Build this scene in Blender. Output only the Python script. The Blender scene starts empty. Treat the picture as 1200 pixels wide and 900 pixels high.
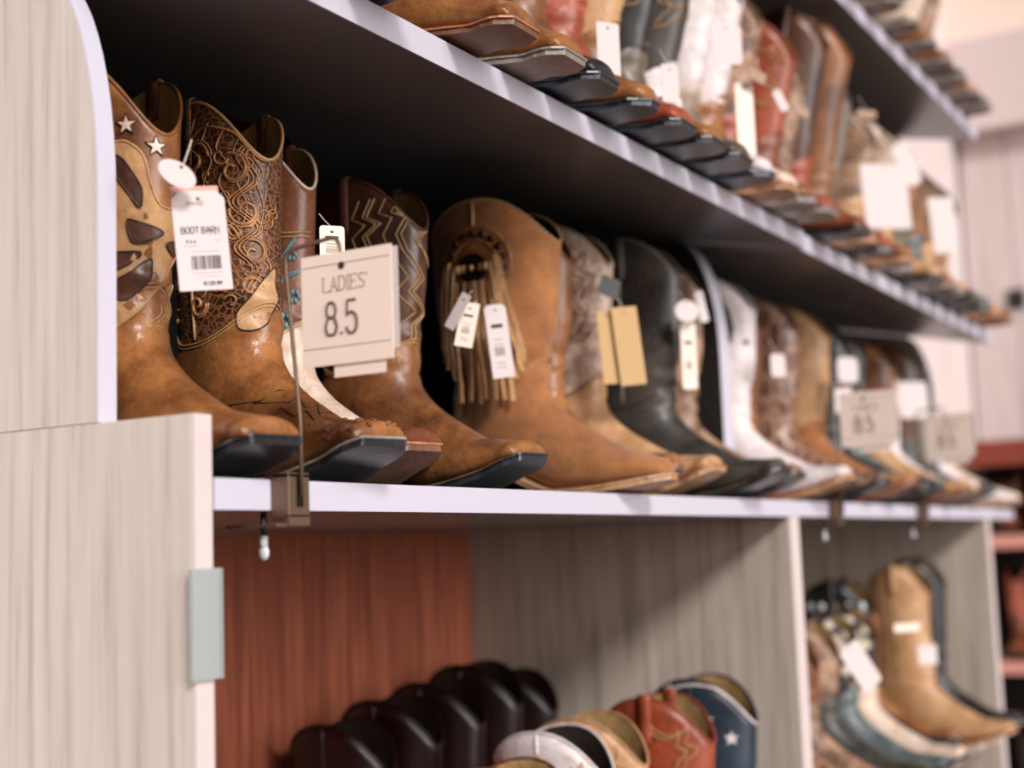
import bpy, bmesh, math, random
from mathutils import Matrix, Vector
random.seed(7)
S = bpy.context.scene
COL = S.collection

# ------------------------------------------------------------------ camera, world, light
cam_d = bpy.data.cameras.new('camera'); cam = bpy.data.objects.new('camera', cam_d); COL.objects.link(cam)
RM = Matrix(((0.50691888, -0.08388607, -0.85790231),
             (-0.86129328, -0.08940655, -0.50018033),
             (-0.03474392, 0.99245634, -0.11757238)))
cam.matrix_world = Matrix.Translation((0, 0, 1.0)) @ RM.to_4x4()
cam_d.lens = 50.0; cam_d.sensor_width = 36.0; cam_d.sensor_fit = 'HORIZONTAL'
cam_d.clip_start = 0.02; cam_d.clip_end = 100
cam_d.dof.use_dof = True; cam_d.dof.focus_distance = 1.20; cam_d.dof.aperture_fstop = 3.2
S.camera = cam

W = bpy.data.worlds.new('world'); S.world = W; W.use_nodes = True
W.node_tree.nodes['Background'].inputs[0].default_value = (1.0, 0.93, 0.90, 1)
W.node_tree.nodes['Background'].inputs[1].default_value = 0.17

def sun(name, d, e, ang, col):
    l = bpy.data.lights.new(name, 'SUN'); l.energy = e; l.angle = math.radians(ang); l.color = col
    o = bpy.data.objects.new(name, l); COL.objects.link(o)
    o.rotation_euler = Vector(d).to_track_quat('-Z', 'Y').to_euler(); o.location = (0, -1, 3)
    return o
sun('shop_light_front', (0.75, 1.0, -0.74), 3.6, 12, (1.0, 0.95, 0.92))
sun('shop_light_soft', (0.16, 1.0, -0.16), 3.0, 30, (1.0, 0.96, 0.94))

S.view_settings.view_transform = 'Standard'; S.view_settings.look = 'None'
S.view_settings.exposure = -0.45; S.view_settings.gamma = 1.0; S.view_settings.use_curve_mapping = False

# ------------------------------------------------------------------ helpers
def lin(c):
    return tuple(((v/255)/12.92 if v/255 <= .04045 else ((v/255+.055)/1.055)**2.4) for v in c) + (1,)

def new_mat(name, rough=.5, spec=.5):
    m = bpy.data.materials.new(name); m.use_nodes = True
    b = m.node_tree.nodes['Principled BSDF']; b.inputs['Roughness'].default_value = rough
    b.inputs['Specular IOR Level'].default_value = spec
    return m, m.node_tree, b

def plain(name, c, rough=.5, metal=0, spec=.5):
    m, nt, b = new_mat(name, rough, spec); b.inputs['Base Color'].default_value = lin(c); b.inputs['Metallic'].default_value = metal
    n = nt.nodes.new('ShaderNodeTexNoise'); n.inputs['Scale'].default_value = 60
    tc = nt.nodes.new('ShaderNodeTexCoord'); nt.links.new(tc.outputs['Object'], n.inputs['Vector'])
    bp = nt.nodes.new('ShaderNodeBump'); bp.inputs['Strength'].default_value = .08; bp.inputs['Distance'].default_value = .001
    nt.links.new(n.outputs['Fac'], bp.inputs['Height']); nt.links.new(bp.outputs['Normal'], b.inputs['Normal'])
    return m

def leather(name, c1, c2, scale=14, rough=.42, kind='smooth', c3=None, bump=.35):
    """mottled leather: c1 main colour, c2 darker patches, kind smooth / croc / wrinkle / suede / spots"""
    m, nt, b = new_mat(name, rough)
    N = nt.nodes.new; L = nt.links.new
    tc = N('ShaderNodeTexCoord')
    n1 = N('ShaderNodeTexNoise'); n1.inputs['Scale'].default_value = scale; n1.inputs['Detail'].default_value = 6; n1.inputs['Roughness'].default_value = .62
    L(tc.outputs['Object'], n1.inputs['Vector'])
    r = N('ShaderNodeValToRGB'); r.color_ramp.elements[0].position = .36; r.color_ramp.elements[1].position = .62
    r.color_ramp.elements[0].color = lin(c2); r.color_ramp.elements[1].color = lin(c1)
    L(n1.outputs['Fac'], r.inputs['Fac'])
    g = N('ShaderNodeTexNoise'); g.inputs['Scale'].default_value = scale*5; g.inputs['Detail'].default_value = 8; g.inputs['Roughness'].default_value = .7; g.inputs['Distortion'].default_value = .6
    L(tc.outputs['Object'], g.inputs['Vector'])
    gr = N('ShaderNodeMapRange'); gr.inputs['From Min'].default_value = .3; gr.inputs['From Max'].default_value = .7; gr.inputs['To Min'].default_value = .66; gr.inputs['To Max'].default_value = 1.12
    L(g.outputs['Fac'], gr.inputs['Value'])
    gm = N('ShaderNodeMix'); gm.data_type = 'RGBA'; gm.blend_type = 'MULTIPLY'; gm.inputs['Factor'].default_value = 1
    L(r.outputs['Color'], gm.inputs['A']); L(gr.outputs['Result'], gm.inputs['B'])
    col = gm.outputs['Result']
    n2 = N('ShaderNodeTexNoise'); n2.inputs['Scale'].default_value = 260; n2.inputs['Detail'].default_value = 3
    L(tc.outputs['Object'], n2.inputs['Vector'])
    h = n2.outputs['Fac']
    if kind in ('croc', 'wrinkle', 'spots'):
        v = N('ShaderNodeTexVoronoi'); v.feature = 'DISTANCE_TO_EDGE' if kind != 'spots' else 'F1'
        v.inputs['Scale'].default_value = {'croc': 150, 'wrinkle': 60, 'spots': 34}[kind]
        mp = N('ShaderNodeMapping'); mp.inputs['Scale'].default_value = (1, 1, {'croc': 1.3, 'wrinkle': .45, 'spots': 1}[kind])
        L(tc.outputs['Object'], mp.inputs['Vector']); L(mp.outputs['Vector'], v.inputs['Vector'])
        r2 = N('ShaderNodeValToRGB')
        if kind == 'spots':
            r2.color_ramp.elements[0].position = .3; r2.color_ramp.elements[1].position = .38
        else:
            r2.color_ramp.elements[0].position = .0; r2.color_ramp.elements[1].position = .16
        L(v.outputs['Distance'], r2.inputs['Fac'])
        mx = N('ShaderNodeMix'); mx.data_type = 'RGBA'
        L(r2.outputs['Color'], mx.inputs['Factor'])
        mx.inputs['A'].default_value = lin(c3 or c1); L(col, mx.inputs['B']); col = mx.outputs['Result']
        ad = N('ShaderNodeMath'); ad.operation = 'MULTIPLY_ADD'; ad.inputs[1].default_value = .3; L(h, ad.inputs[0]); L(r2.outputs['Color'], ad.inputs[2]); h = ad.outputs[0]
    L(col, b.inputs['Base Color'])
    bp = N('ShaderNodeBump'); bp.inputs['Strength'].default_value = bump; bp.inputs['Distance'].default_value = .0012
    L(h, bp.inputs['Height']); L(bp.outputs['Normal'], b.inputs['Normal'])
    if kind == 'suede':
        b.inputs['Roughness'].default_value = .85; b.inputs['Sheen Weight'].default_value = .25
    else:
        b.inputs['Coat Weight'].default_value = .12; b.inputs['Coat Roughness'].default_value = .25
    return m

def wood(name, c1, c2, c3, sx=9, sz=.55, rough=.55, spec=.35):
    m, nt, b = new_mat(name, rough, spec)
    N = nt.nodes.new; L = nt.links.new
    tc = N('ShaderNodeTexCoord'); mp = N('ShaderNodeMapping'); mp.inputs['Scale'].default_value = (sx, sx, sz)
    L(tc.outputs['Object'], mp.inputs['Vector'])
    n = N('ShaderNodeTexNoise'); n.inputs['Scale'].default_value = 7; n.inputs['Detail'].default_value = 7; n.inputs['Roughness'].default_value = .6; n.inputs['Distortion'].default_value = .25
    L(mp.outputs['Vector'], n.inputs['Vector'])
    r = N('ShaderNodeValToRGB'); e = r.color_ramp.elements; e[0].position = .3; e[0].color = lin(c3); e[1].position = .68; e[1].color = lin(c1)
    k = r.color_ramp.elements.new(.47); k.color = lin(c2)
    L(n.outputs['Fac'], r.inputs['Fac'])
    n3 = N('ShaderNodeTexNoise'); n3.inputs['Scale'].default_value = 40; n3.inputs['Detail'].default_value = 3
    L(mp.outputs['Vector'], n3.inputs['Vector'])
    mx = N('ShaderNodeMix'); mx.data_type = 'RGBA'; mx.blend_type = 'MULTIPLY'; mx.inputs['Factor'].default_value = .18
    L(r.outputs['Color'], mx.inputs['A']); L(n3.outputs['Fac'], mx.inputs['B'])
    mx2 = N('ShaderNodeMix'); mx2.data_type = 'RGBA'; mx2.inputs['Factor'].default_value = .75
    L(mx.outputs['Result'], mx2.inputs['A']); L(r.outputs['Color'], mx2.inputs['B'])
    L(mx2.outputs['Result'], b.inputs['Base Color'])
    bp = N('ShaderNodeBump'); bp.inputs['Strength'].default_value = .1; bp.inputs['Distance'].default_value = .001
    L(n3.outputs['Fac'], bp.inputs['Height']); L(bp.outputs['Normal'], b.inputs['Normal'])
    return m

def tagp(o, label=None, cat=None, group=None, kind=None):
    if label: o['label'] = label
    if cat: o['category'] = cat
    if group: o['group'] = group
    if kind: o['kind'] = kind
    return o

def empty(name, label=None, cat=None, group=None, loc=(0, 0, 0)):
    o = bpy.data.objects.new(name, None); COL.objects.link(o); o.location = loc; o.empty_display_size = .02
    return tagp(o, label, cat, group)

def link(name, me, mat, parent=None):
    o = bpy.data.objects.new(name, me); COL.objects.link(o)
    if not me.materials: me.materials.append(None)
    o.material_slots[0].link = 'OBJECT'; o.material_slots[0].material = mat
    if parent: o.parent = parent
    return o

def mesh(name, V, F, smooth=True):
    me = bpy.data.meshes.new(name); me.from_pydata([tuple(v) for v in V], [], F)
    if smooth: me.polygons.foreach_set('use_smooth', [True]*len(F))
    me.update(); return me

class MB:
    def __init__(s): s.V = []; s.F = []
    def add(s, V, F):
        k = len(s.V); s.V += [tuple(v) for v in V]; s.F += [tuple(i+k for i in f) for f in F]; return s
    def box(s, a, b):
        (x0, y0, z0), (x1, y1, z1) = a, b
        V = [(x, y, z) for x in (x0, x1) for y in (y0, y1) for z in (z0, z1)]
        return s.add(V, [(0, 1, 3, 2), (4, 6, 7, 5), (0, 4, 5, 1), (2, 3, 7, 6), (0, 2, 6, 4), (1, 5, 7, 3)])
    def tube(s, pts, r, n=6, closed=False, flat=None):
        pts = [Vector(p) for p in pts]; m = len(pts)
        if m < 2: return s
        V = []; prev = None
        for i, p in enumerate(pts):
            a = pts[(i-1) % m] if (closed or i > 0) else p; b = pts[(i+1) % m] if (closed or i < m-1) else p
            t = (b-a)
            if t.length < 1e-9: t = Vector((0, 0, 1))
            t.normalize()
            if prev is None:
                prev = t.orthogonal().normalized()
            u = (prev - t*prev.dot(t))
            u = u.normalized() if u.length > 1e-6 else t.orthogonal().normalized()
            prev = u; w = t.cross(u)
            for k in range(n):
                an = 2*math.pi*k/n; V.append(p+u*math.cos(an)*r+w*math.sin(an)*r)
        F = []
        for i in range(m if closed else m-1):
            for k in range(n):
                a = i*n+k; b = i*n+(k+1) % n; c = ((i+1) % m)*n+(k+1) % n; d = ((i+1) % m)*n+k
                F.append((a, b, c, d))
        if not closed:
            F.append(tuple(range(n-1, -1, -1))); F.append(tuple((m-1)*n+k for k in range(n)))
        return s.add(V, F)
    def ball(s, c, r, sx=1, sy=1, sz=1, n=8, m=5):
        V = [(c[0], c[1], c[2]+r*sz)]
        for i in range(1, m):
            ph = math.pi*i/m
            for k in range(n):
                a = 2*math.pi*k/n; V.append((c[0]+r*sx*math.sin(ph)*math.cos(a), c[1]+r*sy*math.sin(ph)*math.sin(a), c[2]+r*sz*math.cos(ph)))
        V.append((c[0], c[1], c[2]-r*sz)); F = []
        for k in range(n): F.append((0, 1+k, 1+(k+1) % n))
        for i in range(m-2):
            for k in range(n):
                a = 1+i*n+k; b = 1+i*n+(k+1) % n; F.append((a, a+n, b+n, b))
        L = len(V)-1
        for k in range(n): F.append((L, 1+(m-2)*n+(k+1) % n, 1+(m-2)*n+k))
        return s.add(V, F)
    def obj(s, name, mat, parent=None, smooth=False, bevel=0):
        me = mesh(name, s.V, s.F, smooth)
        if bevel:
            bm = bmesh.new(); bm.from_mesh(me); bmesh.ops.recalc_face_normals(bm, faces=bm.faces)
            bmesh.ops.bevel(bm, geom=list(bm.edges), offset=bevel, segments=2, affect='EDGES', profile=.5); bm.to_mesh(me); bm.free()
        return link(name, me, mat, parent)

def cat(ctrl, n, closed=False):
    """Catmull-Rom through tuples; returns n points"""
    m = len(ctrl); out = []
    segs = m if closed else m-1
    for i in range(n):
        t = segs*i/(n if closed else n-1); k = min(int(t), segs-1); u = t-k
        g = (lambda j: ctrl[j % m]) if closed else (lambda j: ctrl[max(0, min(m-1, j))])
        p0, p1, p2, p3 = g(k-1), g(k), g(k+1), g(k+2)
        out.append(tuple(.5*((2*b)+(c-a)*u+(2*a-5*b+4*c-d)*u*u+(-a+3*b-3*c+d)*u**3) for a, b, c, d in zip(p0, p1, p2, p3)))
    return out

def interp(tab, x):
    if x <= tab[0][0]: return tab[0][1]
    for (a, b), (c, d) in zip(tab, tab[1:]):
        if x <= c:
            t = (x-a)/(c-a); t2 = t*t*(3-2*t)*.5+t*.5; return b+(d-b)*t2
    return tab[-1][1]

# ------------------------------------------------------------------ materials
M = {}
M['pale_wood'] = wood('pale wood laminate', (226, 217, 209), (215, 206, 197), (192, 181, 171), sx=15)
M['divider_wood'] = wood('grey beige wood laminate', (208, 194, 182), (190, 176, 164), (156, 142, 130))
M['warm_lit_wood'] = wood('wood laminate with warm bounce', (168, 96, 68), (140, 74, 52), (104, 52, 38), sx=12)  # warm bounced light is put into this red brown base colour
M['wall_wood'] = wood('whitewashed wall boards', (224, 210, 208), (212, 198, 195), (196, 182, 178), sx=3.5, sz=.3)
M['edge_white'] = plain('white edge banding', (206, 202, 216), .45)
M['edge_cream'] = plain('cream edge banding', (220, 204, 202), .45)
M['shelf_dark'] = plain('dark grey shelf laminate', (120, 121, 126), .27)
M['back_dark'] = plain('back board dark with shade', (26, 22, 20), .6)  # near black because the shade inside the upper bays is put into the colour
M['metal_brown'] = plain('brown painted metal', (122, 98, 80), .42, .55)
M['metal_dark'] = plain('aged dark metal', (54, 44, 40), .35, .8)
M['plastic_white'] = plain('white plastic', (214, 216, 220), .35)
M['paper'] = plain('white paper card', (216, 203, 202), .7)
M['paper_cream'] = plain('cream card', (246, 226, 212), .75)
M['paper_kraft'] = plain('kraft brown card', (196, 160, 112), .75)
M['paper_black'] = plain('black card', (34, 32, 34), .5)
M['ink'] = plain('black ink', (34, 28, 26), .7)
M['ink_soft'] = plain('grey brown ink', (110, 94, 86), .7)
M['ink_faint'] = plain('faint ink', (186, 168, 160), .7)
M['string'] = plain('pale string', (226, 214, 200), .6)
M['red_wood'] = plain('red brown painted board', (136, 58, 40), .5)
M['pink_board'] = plain('pinkish painted board', (214, 150, 136), .5)
M['floor'] = plain('brown grey shop floor', (120, 100, 86), .5)
m, nt, b = new_mat('clear acrylic', .08); b.inputs['Transmission Weight'].default_value = .55; b.inputs['Base Color'].default_value = lin((214, 222, 222)); b.inputs['IOR'].default_value = 1.3
M['acrylic'] = m
# leathers
LEA = dict(
 brown=((160, 104, 58), (92, 52, 30), 16, .4, 'smooth'),
 redbrown=((140, 76, 48), (92, 46, 30), 18, .4, 'smooth'),
 dkbrown=((100, 62, 44), (58, 34, 26), 16, .38, 'smooth'),
 croc=((96, 62, 42), (24, 17, 14), 30, .4, 'croc', (146, 92, 56)),
 vampbrown=((178, 118, 68), (126, 76, 42), 22, .31, 'smooth'),
 ostrich=((158, 96, 52), (122, 70, 38), 20, .36, 'smooth'),
 tan=((178, 116, 66), (140, 86, 46), 9, .62, 'suede'),
 lighttan=((214, 168, 122), (180, 132, 90), 14, .5, 'smooth'),
 overlay=((206, 160, 112), (180, 130, 84), 18, .5, 'smooth'),
 cream=((236, 214, 196), (220, 190, 168), 14, .45, 'smooth'),
 white=((240, 228, 228), (226, 210, 206), 12, .5, 'smooth'),
 floral=((142, 84, 52), (98, 54, 34), 22, .42, 'smooth'),
 wine=((112, 26, 28), (70, 14, 18), 12, .4, 'smooth'),
 fringe=((226, 176, 124), (204, 152, 102), 40, .7, 'suede'),
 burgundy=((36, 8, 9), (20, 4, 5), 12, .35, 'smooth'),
 black=((44, 40, 40), (22, 20, 22), 14, .4, 'smooth'),
 charcoal=((82, 74, 66), (40, 37, 35), 16, .45, 'smooth'),
 grey=((150, 142, 134), (112, 104, 98), 16, .55, 'smooth'),
 olive=((112, 100, 82), (72, 64, 52), 20, .42, 'smooth'),
 orange=((176, 84, 54), (138, 60, 38), 14, .4, 'smooth'),
 redmottle=((214, 130, 104), (168, 72, 52), 34, .5, 'smooth'),
 marble=((190, 150, 122), (92, 62, 46), 30, .45, 'smooth'),
 creammarble=((226, 200, 180), (150, 120, 100), 40, .5, 'smooth'),
 wrinkle=((132, 92, 72), (74, 48, 38), 24, .35, 'wrinkle', (170, 132, 110)),
 navy=((44, 60, 74), (26, 36, 48), 12, .4, 'smooth'),
 teal=((112, 122, 122), (66, 78, 80), 14, .4, 'smooth'),
 dots=((54, 42, 38), (40, 32, 28), 30, .5, 'spots', (210, 190, 168)),
 sole_dark=((54, 53, 57), (34, 33, 35), 26, .3, 'smooth'),
 sole_blue=((52, 60, 70), (36, 42, 50), 26, .35, 'smooth'),
 sole_tan=((212, 168, 130), (186, 138, 100), 26, .5, 'smooth'),
 sole_brown=((150, 104, 82), (116, 78, 60), 26, .45, 'smooth'),
 sole_grey=((172, 160, 152), (140, 128, 122), 26, .45, 'smooth'),
 welt_orange=((196, 126, 84), (164, 96, 60), 50, .55, 'smooth'),
 lining=((196, 160, 108), (170, 134, 86), 20, .7, 'smooth'),
 lining_dark=((50, 40, 34), (30, 24, 20), 20, .7, 'smooth'),
 stitch_tan=((206, 166, 116), (190, 148, 100), 20, .6, 'smooth'),
 stitch_dark=((74, 46, 32), (60, 36, 26), 20, .6, 'smooth'),
 stitch_white=((232, 220, 206), (220, 204, 190), 20, .6, 'smooth'),
 stitch_teal=((120, 162, 168), (92, 136, 146), 20, .6, 'smooth'),
 carve=((196, 140, 90), (140, 92, 58), 60, .42, 'smooth'),
)
def lea(k):
    if k not in M:
        a = LEA[k]; M[k] = leather(k+' leather', a[0], a[1], a[2], a[3], a[4], a[5] if len(a) > 5 else None)
    return M[k]

# ------------------------------------------------------------------ boot geometry
ANK = .125
class Boot:
    """side profile of a western boot in metres; x to the toe, z up, origin under the ankle"""
    def __init__(s, H=.345, ws=.042, fr=.078, bk=-.078, dip=.056, toe='square', fw=.041, spring=.028, heel=.036, slouch=0, flat=0):
        s.__dict__.update(locals()); s.dip = dip
        s.XF = [(.10, .056), (ANK, .055), (.155, .058), (.22, fr-.007), (H, fr)]
        s.XB = [(.10, -.062), (ANK, -.061), (.155, -.062), (.22, bk+.005), (H, bk)]
        wa = min(.034, ws-.001); s.WW = [(.10, wa), (ANK, wa), (.17, (wa+ws)/2), (.25, ws-.001), (H, ws)]
    def zb(s, x):      # under side of the outsole
        h = s.heel
        if x < -.02: return h-.002
        if x < .085:
            t = (x+.02)/.105; t = t*t*(3-2*t); return (h-.002)*(1-t)
        if x < .105: return 0.0
        t = (x-.105)/.098; return s.spring*t**1.45
    def hw(s, x):      # half width of the foot at the sole
        base = [(-.078, .018), (-.068, .027), (-.04, .031), (0, .029), (.04, .030), (.08, s.fw-.003), (.11, s.fw), (.14, s.fw-.003)]
        if s.toe == 'square': base += [(.165, s.fw-.009), (.185, .029), (.197, .026), (.202, .019)]
        elif s.toe == 'round': base += [(.165, s.fw-.009), (.185, .025), (.197, .017), (.202, .008)]
        else: base += [(.16, s.fw-.014), (.18, .020), (.195, .013), (.204, .006)]
        return interp(base, x)
    def shaft_pt(s, th, z, off=0.0):
        xf, xb, w = interp(s.XF, z), interp(s.XB, z), interp(s.WW, z)
        c = (xf+xb)/2; a = (xf-xb)/2
        cr = math.exp(-((z-.155)/.03)**2)*.0022*math.sin(z*230+2.2*math.cos(th))*(0.4+abs(math.cos(th)))
        wob = s.slouch*math.sin(z*75+th*1.3)
        return Vector((c+(a+off+cr+wob)*math.cos(th), (w+off+wob)*math.sin(th), z))
    def ztop(s, th):
        c = math.cos(th); return s.H-(s.dip*(abs(c)**2.3) if c > 0 else s.dip*.7*(abs(c)**2.3)) - .0*abs(c)
    def foot_rings(s):
        o = .0016
        sp = s.spring; e = .0055
        C = [  # front x,z  back x,z  width
            (.0550+o, ANK, -.061-o, ANK, s.WW[1][1]+o),
            (.0610, .112, -.064, .098, s.WW[1][1]),
            (.0720, .099, -.070, .074, min(.033, s.fw)),
            (.0870, .0865, -.072, .053, .032),
            (.1030, .0760, -.068, s.zb(-.068)+e, .031),
            (.1190, .0665, -.030, s.zb(-.03)+e, .031),
            (.1340, .0580, .020, s.zb(.02)+e, .0325),
            (.1490, .0510, .070, s.zb(.07)+e, s.fw-.003),
            (.1630, .0440+sp*.22, .110, s.zb(.11)+e, s.fw-.002),
            (.1760, .0370+sp*.42, .140, s.zb(.14)+e, s.hw(.145)-.001),
            (.1880, .0300+sp*.66, .166, s.zb(.166)+e, s.hw(.166)-.001),
            (.1965, .0240+sp*.86, .184, s.zb(.184)+e, s.hw(.184)-.001),
            (.2008, .0155+sp*1.0, .195, s.zb(.195)+e, s.hw(.194)-.001),
            (.2004, .0090+sp*1.02, .199, s.zb(.199)+e, s.hw(.199)-.002)]
        return cat(C, 40 if s.flat == 0 else 22)
    def foot_pt(s, ring, th):
        fx, fz, bx, bz, w = ring
        c = math.cos(th); sn = math.sin(th)
        # flatter lower half, fuller upper half
        cc = c if c > 0 else -abs(c)**.75
        k = abs(sn)**(.8 if c < 0 else .95)*(1 if sn > 0 else -1)
        return Vector(((fx+bx)/2+(fx-bx)/2*cc, w*k, (fz+bz)/2+(fz-bz)/2*cc))

_cache = {}
def boot_meshes(B, key, det=1):
    if key in _cache: return _cache[key]
    n = 36 if det else 20; R = {}
    TH = [2*math.pi*k/n for k in range(n)]
    def grid(rows, close=True):
        V = [p for r in rows for p in r]; F = []
        for i in range(len(rows)-1):
            for k in range(n if close else n-1):
                a = i*n+k; b = i*n+(k+1) % n; F.append((a, b, b+n, a+n))
        return V, F
    # shaft (outer skin and rim)
    rows = []; m = 26 if det else 12
    for i in range(m+1):
        rows.append([B.shaft_pt(t, .112+(B.ztop(t)-.112)*i/m) for t in TH])
    rows.append([B.shaft_pt(t, B.ztop(t)+.0006, -.0016) for t in TH])
    V, F = grid(rows); R['shaft'] = mesh('shaft', V, F)
    # lining
    rows = []
    for i in range(9):
        rows.append([B.shaft_pt(t, B.ztop(t)-.0003-(B.ztop(t)-.14)*i/8, -.0026) for t in TH])
    V, F = grid(rows); R['lining'] = mesh('lining', V, F)
    # vamp: a collar on the ankle (tongue in front, counter peak behind) then rings that fan to the toe
    rows = []
    for i in range(5):
        row = []
        for t in TH:
            c = math.cos(t); up = .030*max(0, c)**2.2+.030*max(0, -c)**3+.004
            z = ANK+up*(1-i/4); row.append(B.shaft_pt(t, z, .0016 if i else .0004))
        rows.append(row)
    for r in B.foot_rings()[1:]:
        rows.append([B.foot_pt(r, t) for t in TH])
    V, F = grid(rows); last = len(rows)-1
    F.append(tuple(last*n+k for k in range(n)))
    R['vamp'] = mesh('vamp', V, F)
    # piping on rim and down the side seams
    mb = MB(); mb.tube([B.shaft_pt(t, B.ztop(t)+.0004, -.0008) for t in [2*math.pi*k/48 for k in range(48)]], .0017, 6, True)
    for sg in (1, -1):
        mb.tube([B.shaft_pt(sg*math.pi/2, ANK+.006+(B.H-ANK-.008)*i/16, .0004) for i in range(17)], .0016, 5)
    R['piping'] = mesh('piping', mb.V, mb.F)
    # vamp edge stitching
    mb = MB()
    for dz in (.0015, .0045):
        mb.tube([B.shaft_pt(t, ANK+.030*max(0, math.cos(t))**2.2+.030*max(0, -math.cos(t))**3+.004-dz, .0018) for t in [2*math.pi*k/48 for k in range(48)]], .0006, 4, True)
    R['vamp_stitching'] = mesh('vamp_stitching', mb.V, mb.F)
    # sole plate, welt
    def plate(x0, x1, grow, zlo, zhi):
        xs = [x0+(x1-x0)*i/22 for i in range(23)] + [x1+.0012]
        V = []; F = []
        for i, x in enumerate(xs):
            w = B.hw(min(x, .202))+grow if i < len(xs)-1 else B.hw(.2005)+grow-.004
            z = B.zb(x)
            V += [(x, -w, z+zhi), (x, w, z+zhi), (x, w+.0005, z+zlo), (x, -w-.0005, z+zlo)]
        for i in range(len(xs)-1):
            for k in range(4):
                a = i*4+k; b = i*4+(k+1) % 4; F.append((a, b, b+4, a+4))
        F.append((3, 2, 1, 0)); q = (len(xs)-1)*4; F.append((q, q+1, q+2, q+3))
        return V, F
    V, F = plate(-.074, .2035, .0022, 0, .0050); R['sole'] = mesh('sole', V, F, False)
    V, F = plate(.012, .2045, .0034, .0050, .0070); R['welt'] = mesh('welt', V, F, False)
    mb = MB()
    for sg in (1, -1):
        mb.tube([(x, sg*(B.hw(x)+.0020), B.zb(x)+.0072) for x in [.015+.185*i/20 for i in range(21)]], .0006, 4)
    R['welt_stitching'] = mesh('welt_stitching', mb.V, mb.F)
    # heel: stacked D shaped lifts
    V = []; F = []; hs = [(0, .0), (.012, .0005), (.024, .002), (B.heel-.002, .004)]
    prof = []
    for i in range(13):
        a = math.pi/2+math.pi*i/12; prof.append((math.cos(a)*.030-.042, math.sin(a)*.027))
    prof = [(-.016, .026)]+prof+[(-.016, -.026)]
    for z, g in hs:
        k = 1-.13*(1-z/B.heel)
        V += [((x+.042)*k-.042+.004*(1-z/B.heel)*.5, y*k, z) for x, y in prof]
    q = len(prof)
    for i in range(3):
        for k in range(q):
            a = i*q+k; b = i*q+(k+1) % q; F.append((a, b, b+q, a+q))
    F.append(tuple(range(q-1, -1, -1))); F.append(tuple(3*q+k for k in range(q)))
    R['heel'] = mesh('heel', V, F, False)
    # pull straps
    for sg in (1, -1):
        V = []; F = []
        path = [(B.H-.055, .0015), (B.H-.03, .0018), (B.H-.004, .0020), (B.H+.0025, .0012), (B.H+.0038, -.002), (B.H+.001, -.0048), (B.H-.03, -.0045)]
        path = cat(path, 16)
        for z, off in path:
            for dth in (-.11, 0, .11):
                zz = min(z, B.H); p = B.shaft_pt(sg*math.pi/2+dth, zz, off); p.z = z; V.append(p)
            for dth in (.11, 0, -.11):
                zz = min(z, B.H); p = B.shaft_pt(sg*math.pi/2+dth, zz, off+.0012); p.z = z+(.0010 if z > B.H else 0); V.append(p)
        for i in range(len(path)-1):
            for k in range(6):
                a = i*6+k; b = i*6+(k+1) % 6; F.append((a, b, b+6, a+6))
        F.append((5, 4, 3, 2, 1, 0)); q = (len(path)-1)*6; F.append(tuple(q+k for k in range(6)))
        R['pull_strap', sg] = mesh('pull_strap', V, F)
    _cache[key] = R
    return R

# decoration on the shaft: chart (p, z): p = metres toward the toe from the side seam on the side sg
def chart(B, p, z, sg=-1, off=.001):
    xf, xb = interp(B.XF, z), interp(B.XB, z); w = interp(B.WW, z); a = (xf-xb)/2
    # arc length of the ellipse from the seam
    th = math.pi/2; st = .03 if p > 0 else -.03; L = 0; N = 0
    while L < abs(p) and N < 200:
        t2 = th-st; L2 = math.hypot(a*(math.cos(t2)-math.cos(th)), w*(math.sin(t2)-math.sin(th)))
        if L+L2 > abs(p): th -= st*(abs(p)-L)/L2; break
        L += L2; th = t2; N += 1
    return B.shaft_pt(sg*th, min(z, B.ztop(sg*th)-.0025), off)
def chart_tube(mb, B, pts, r, sg=-1, off=.0009, n=5, closed=False, dens=.004):
    out = []
    m = len(pts)
    for i in range(m if closed else m-1):
        a, b = pts[i], pts[(i+1) % m]; k = max(1, int(math.hypot(b[0]-a[0], b[1]-a[1])/dens))
        for j in range(k): t = j/k; out.append(chart(B, a[0]+(b[0]-a[0])*t, a[1]+(b[1]-a[1])*t, sg, off))
    if not closed: out.append(chart(B, pts[-1][0], pts[-1][1], sg, off))
    mb.tube(out, r, n, closed)
def chart_patch(B, poly, sg=-1, off=.0016, cuts=2):
    bm = bmesh.new(); vs = [bm.verts.new((p, z, 0)) for p, z in poly]
    es = [bm.edges.new((vs[i], vs[(i+1) % len(vs)])) for i in range(len(vs))]
    bmesh.ops.triangle_fill(bm, use_beauty=True, edges=es)
    for _ in range(cuts):
        lo = [e for e in bm.edges if e.calc_length() > .006]
        if lo: bmesh.ops.subdivide_edges(bm, edges=lo, cuts=1)
        bmesh.ops.triangulate(bm, faces=bm.faces[:])
    bm.verts.ensure_lookup_table()
    V = [chart(B, v.co.x, v.co.y, sg, off) for v in bm.verts]; idx = {v: i for i, v in enumerate(bm.verts)}
    F = [tuple(idx[v] for v in f.verts) for f in bm.faces]; bm.free()
    return V, F
def spline2(pts, n=40, closed=False): return cat(pts, n, closed)

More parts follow.
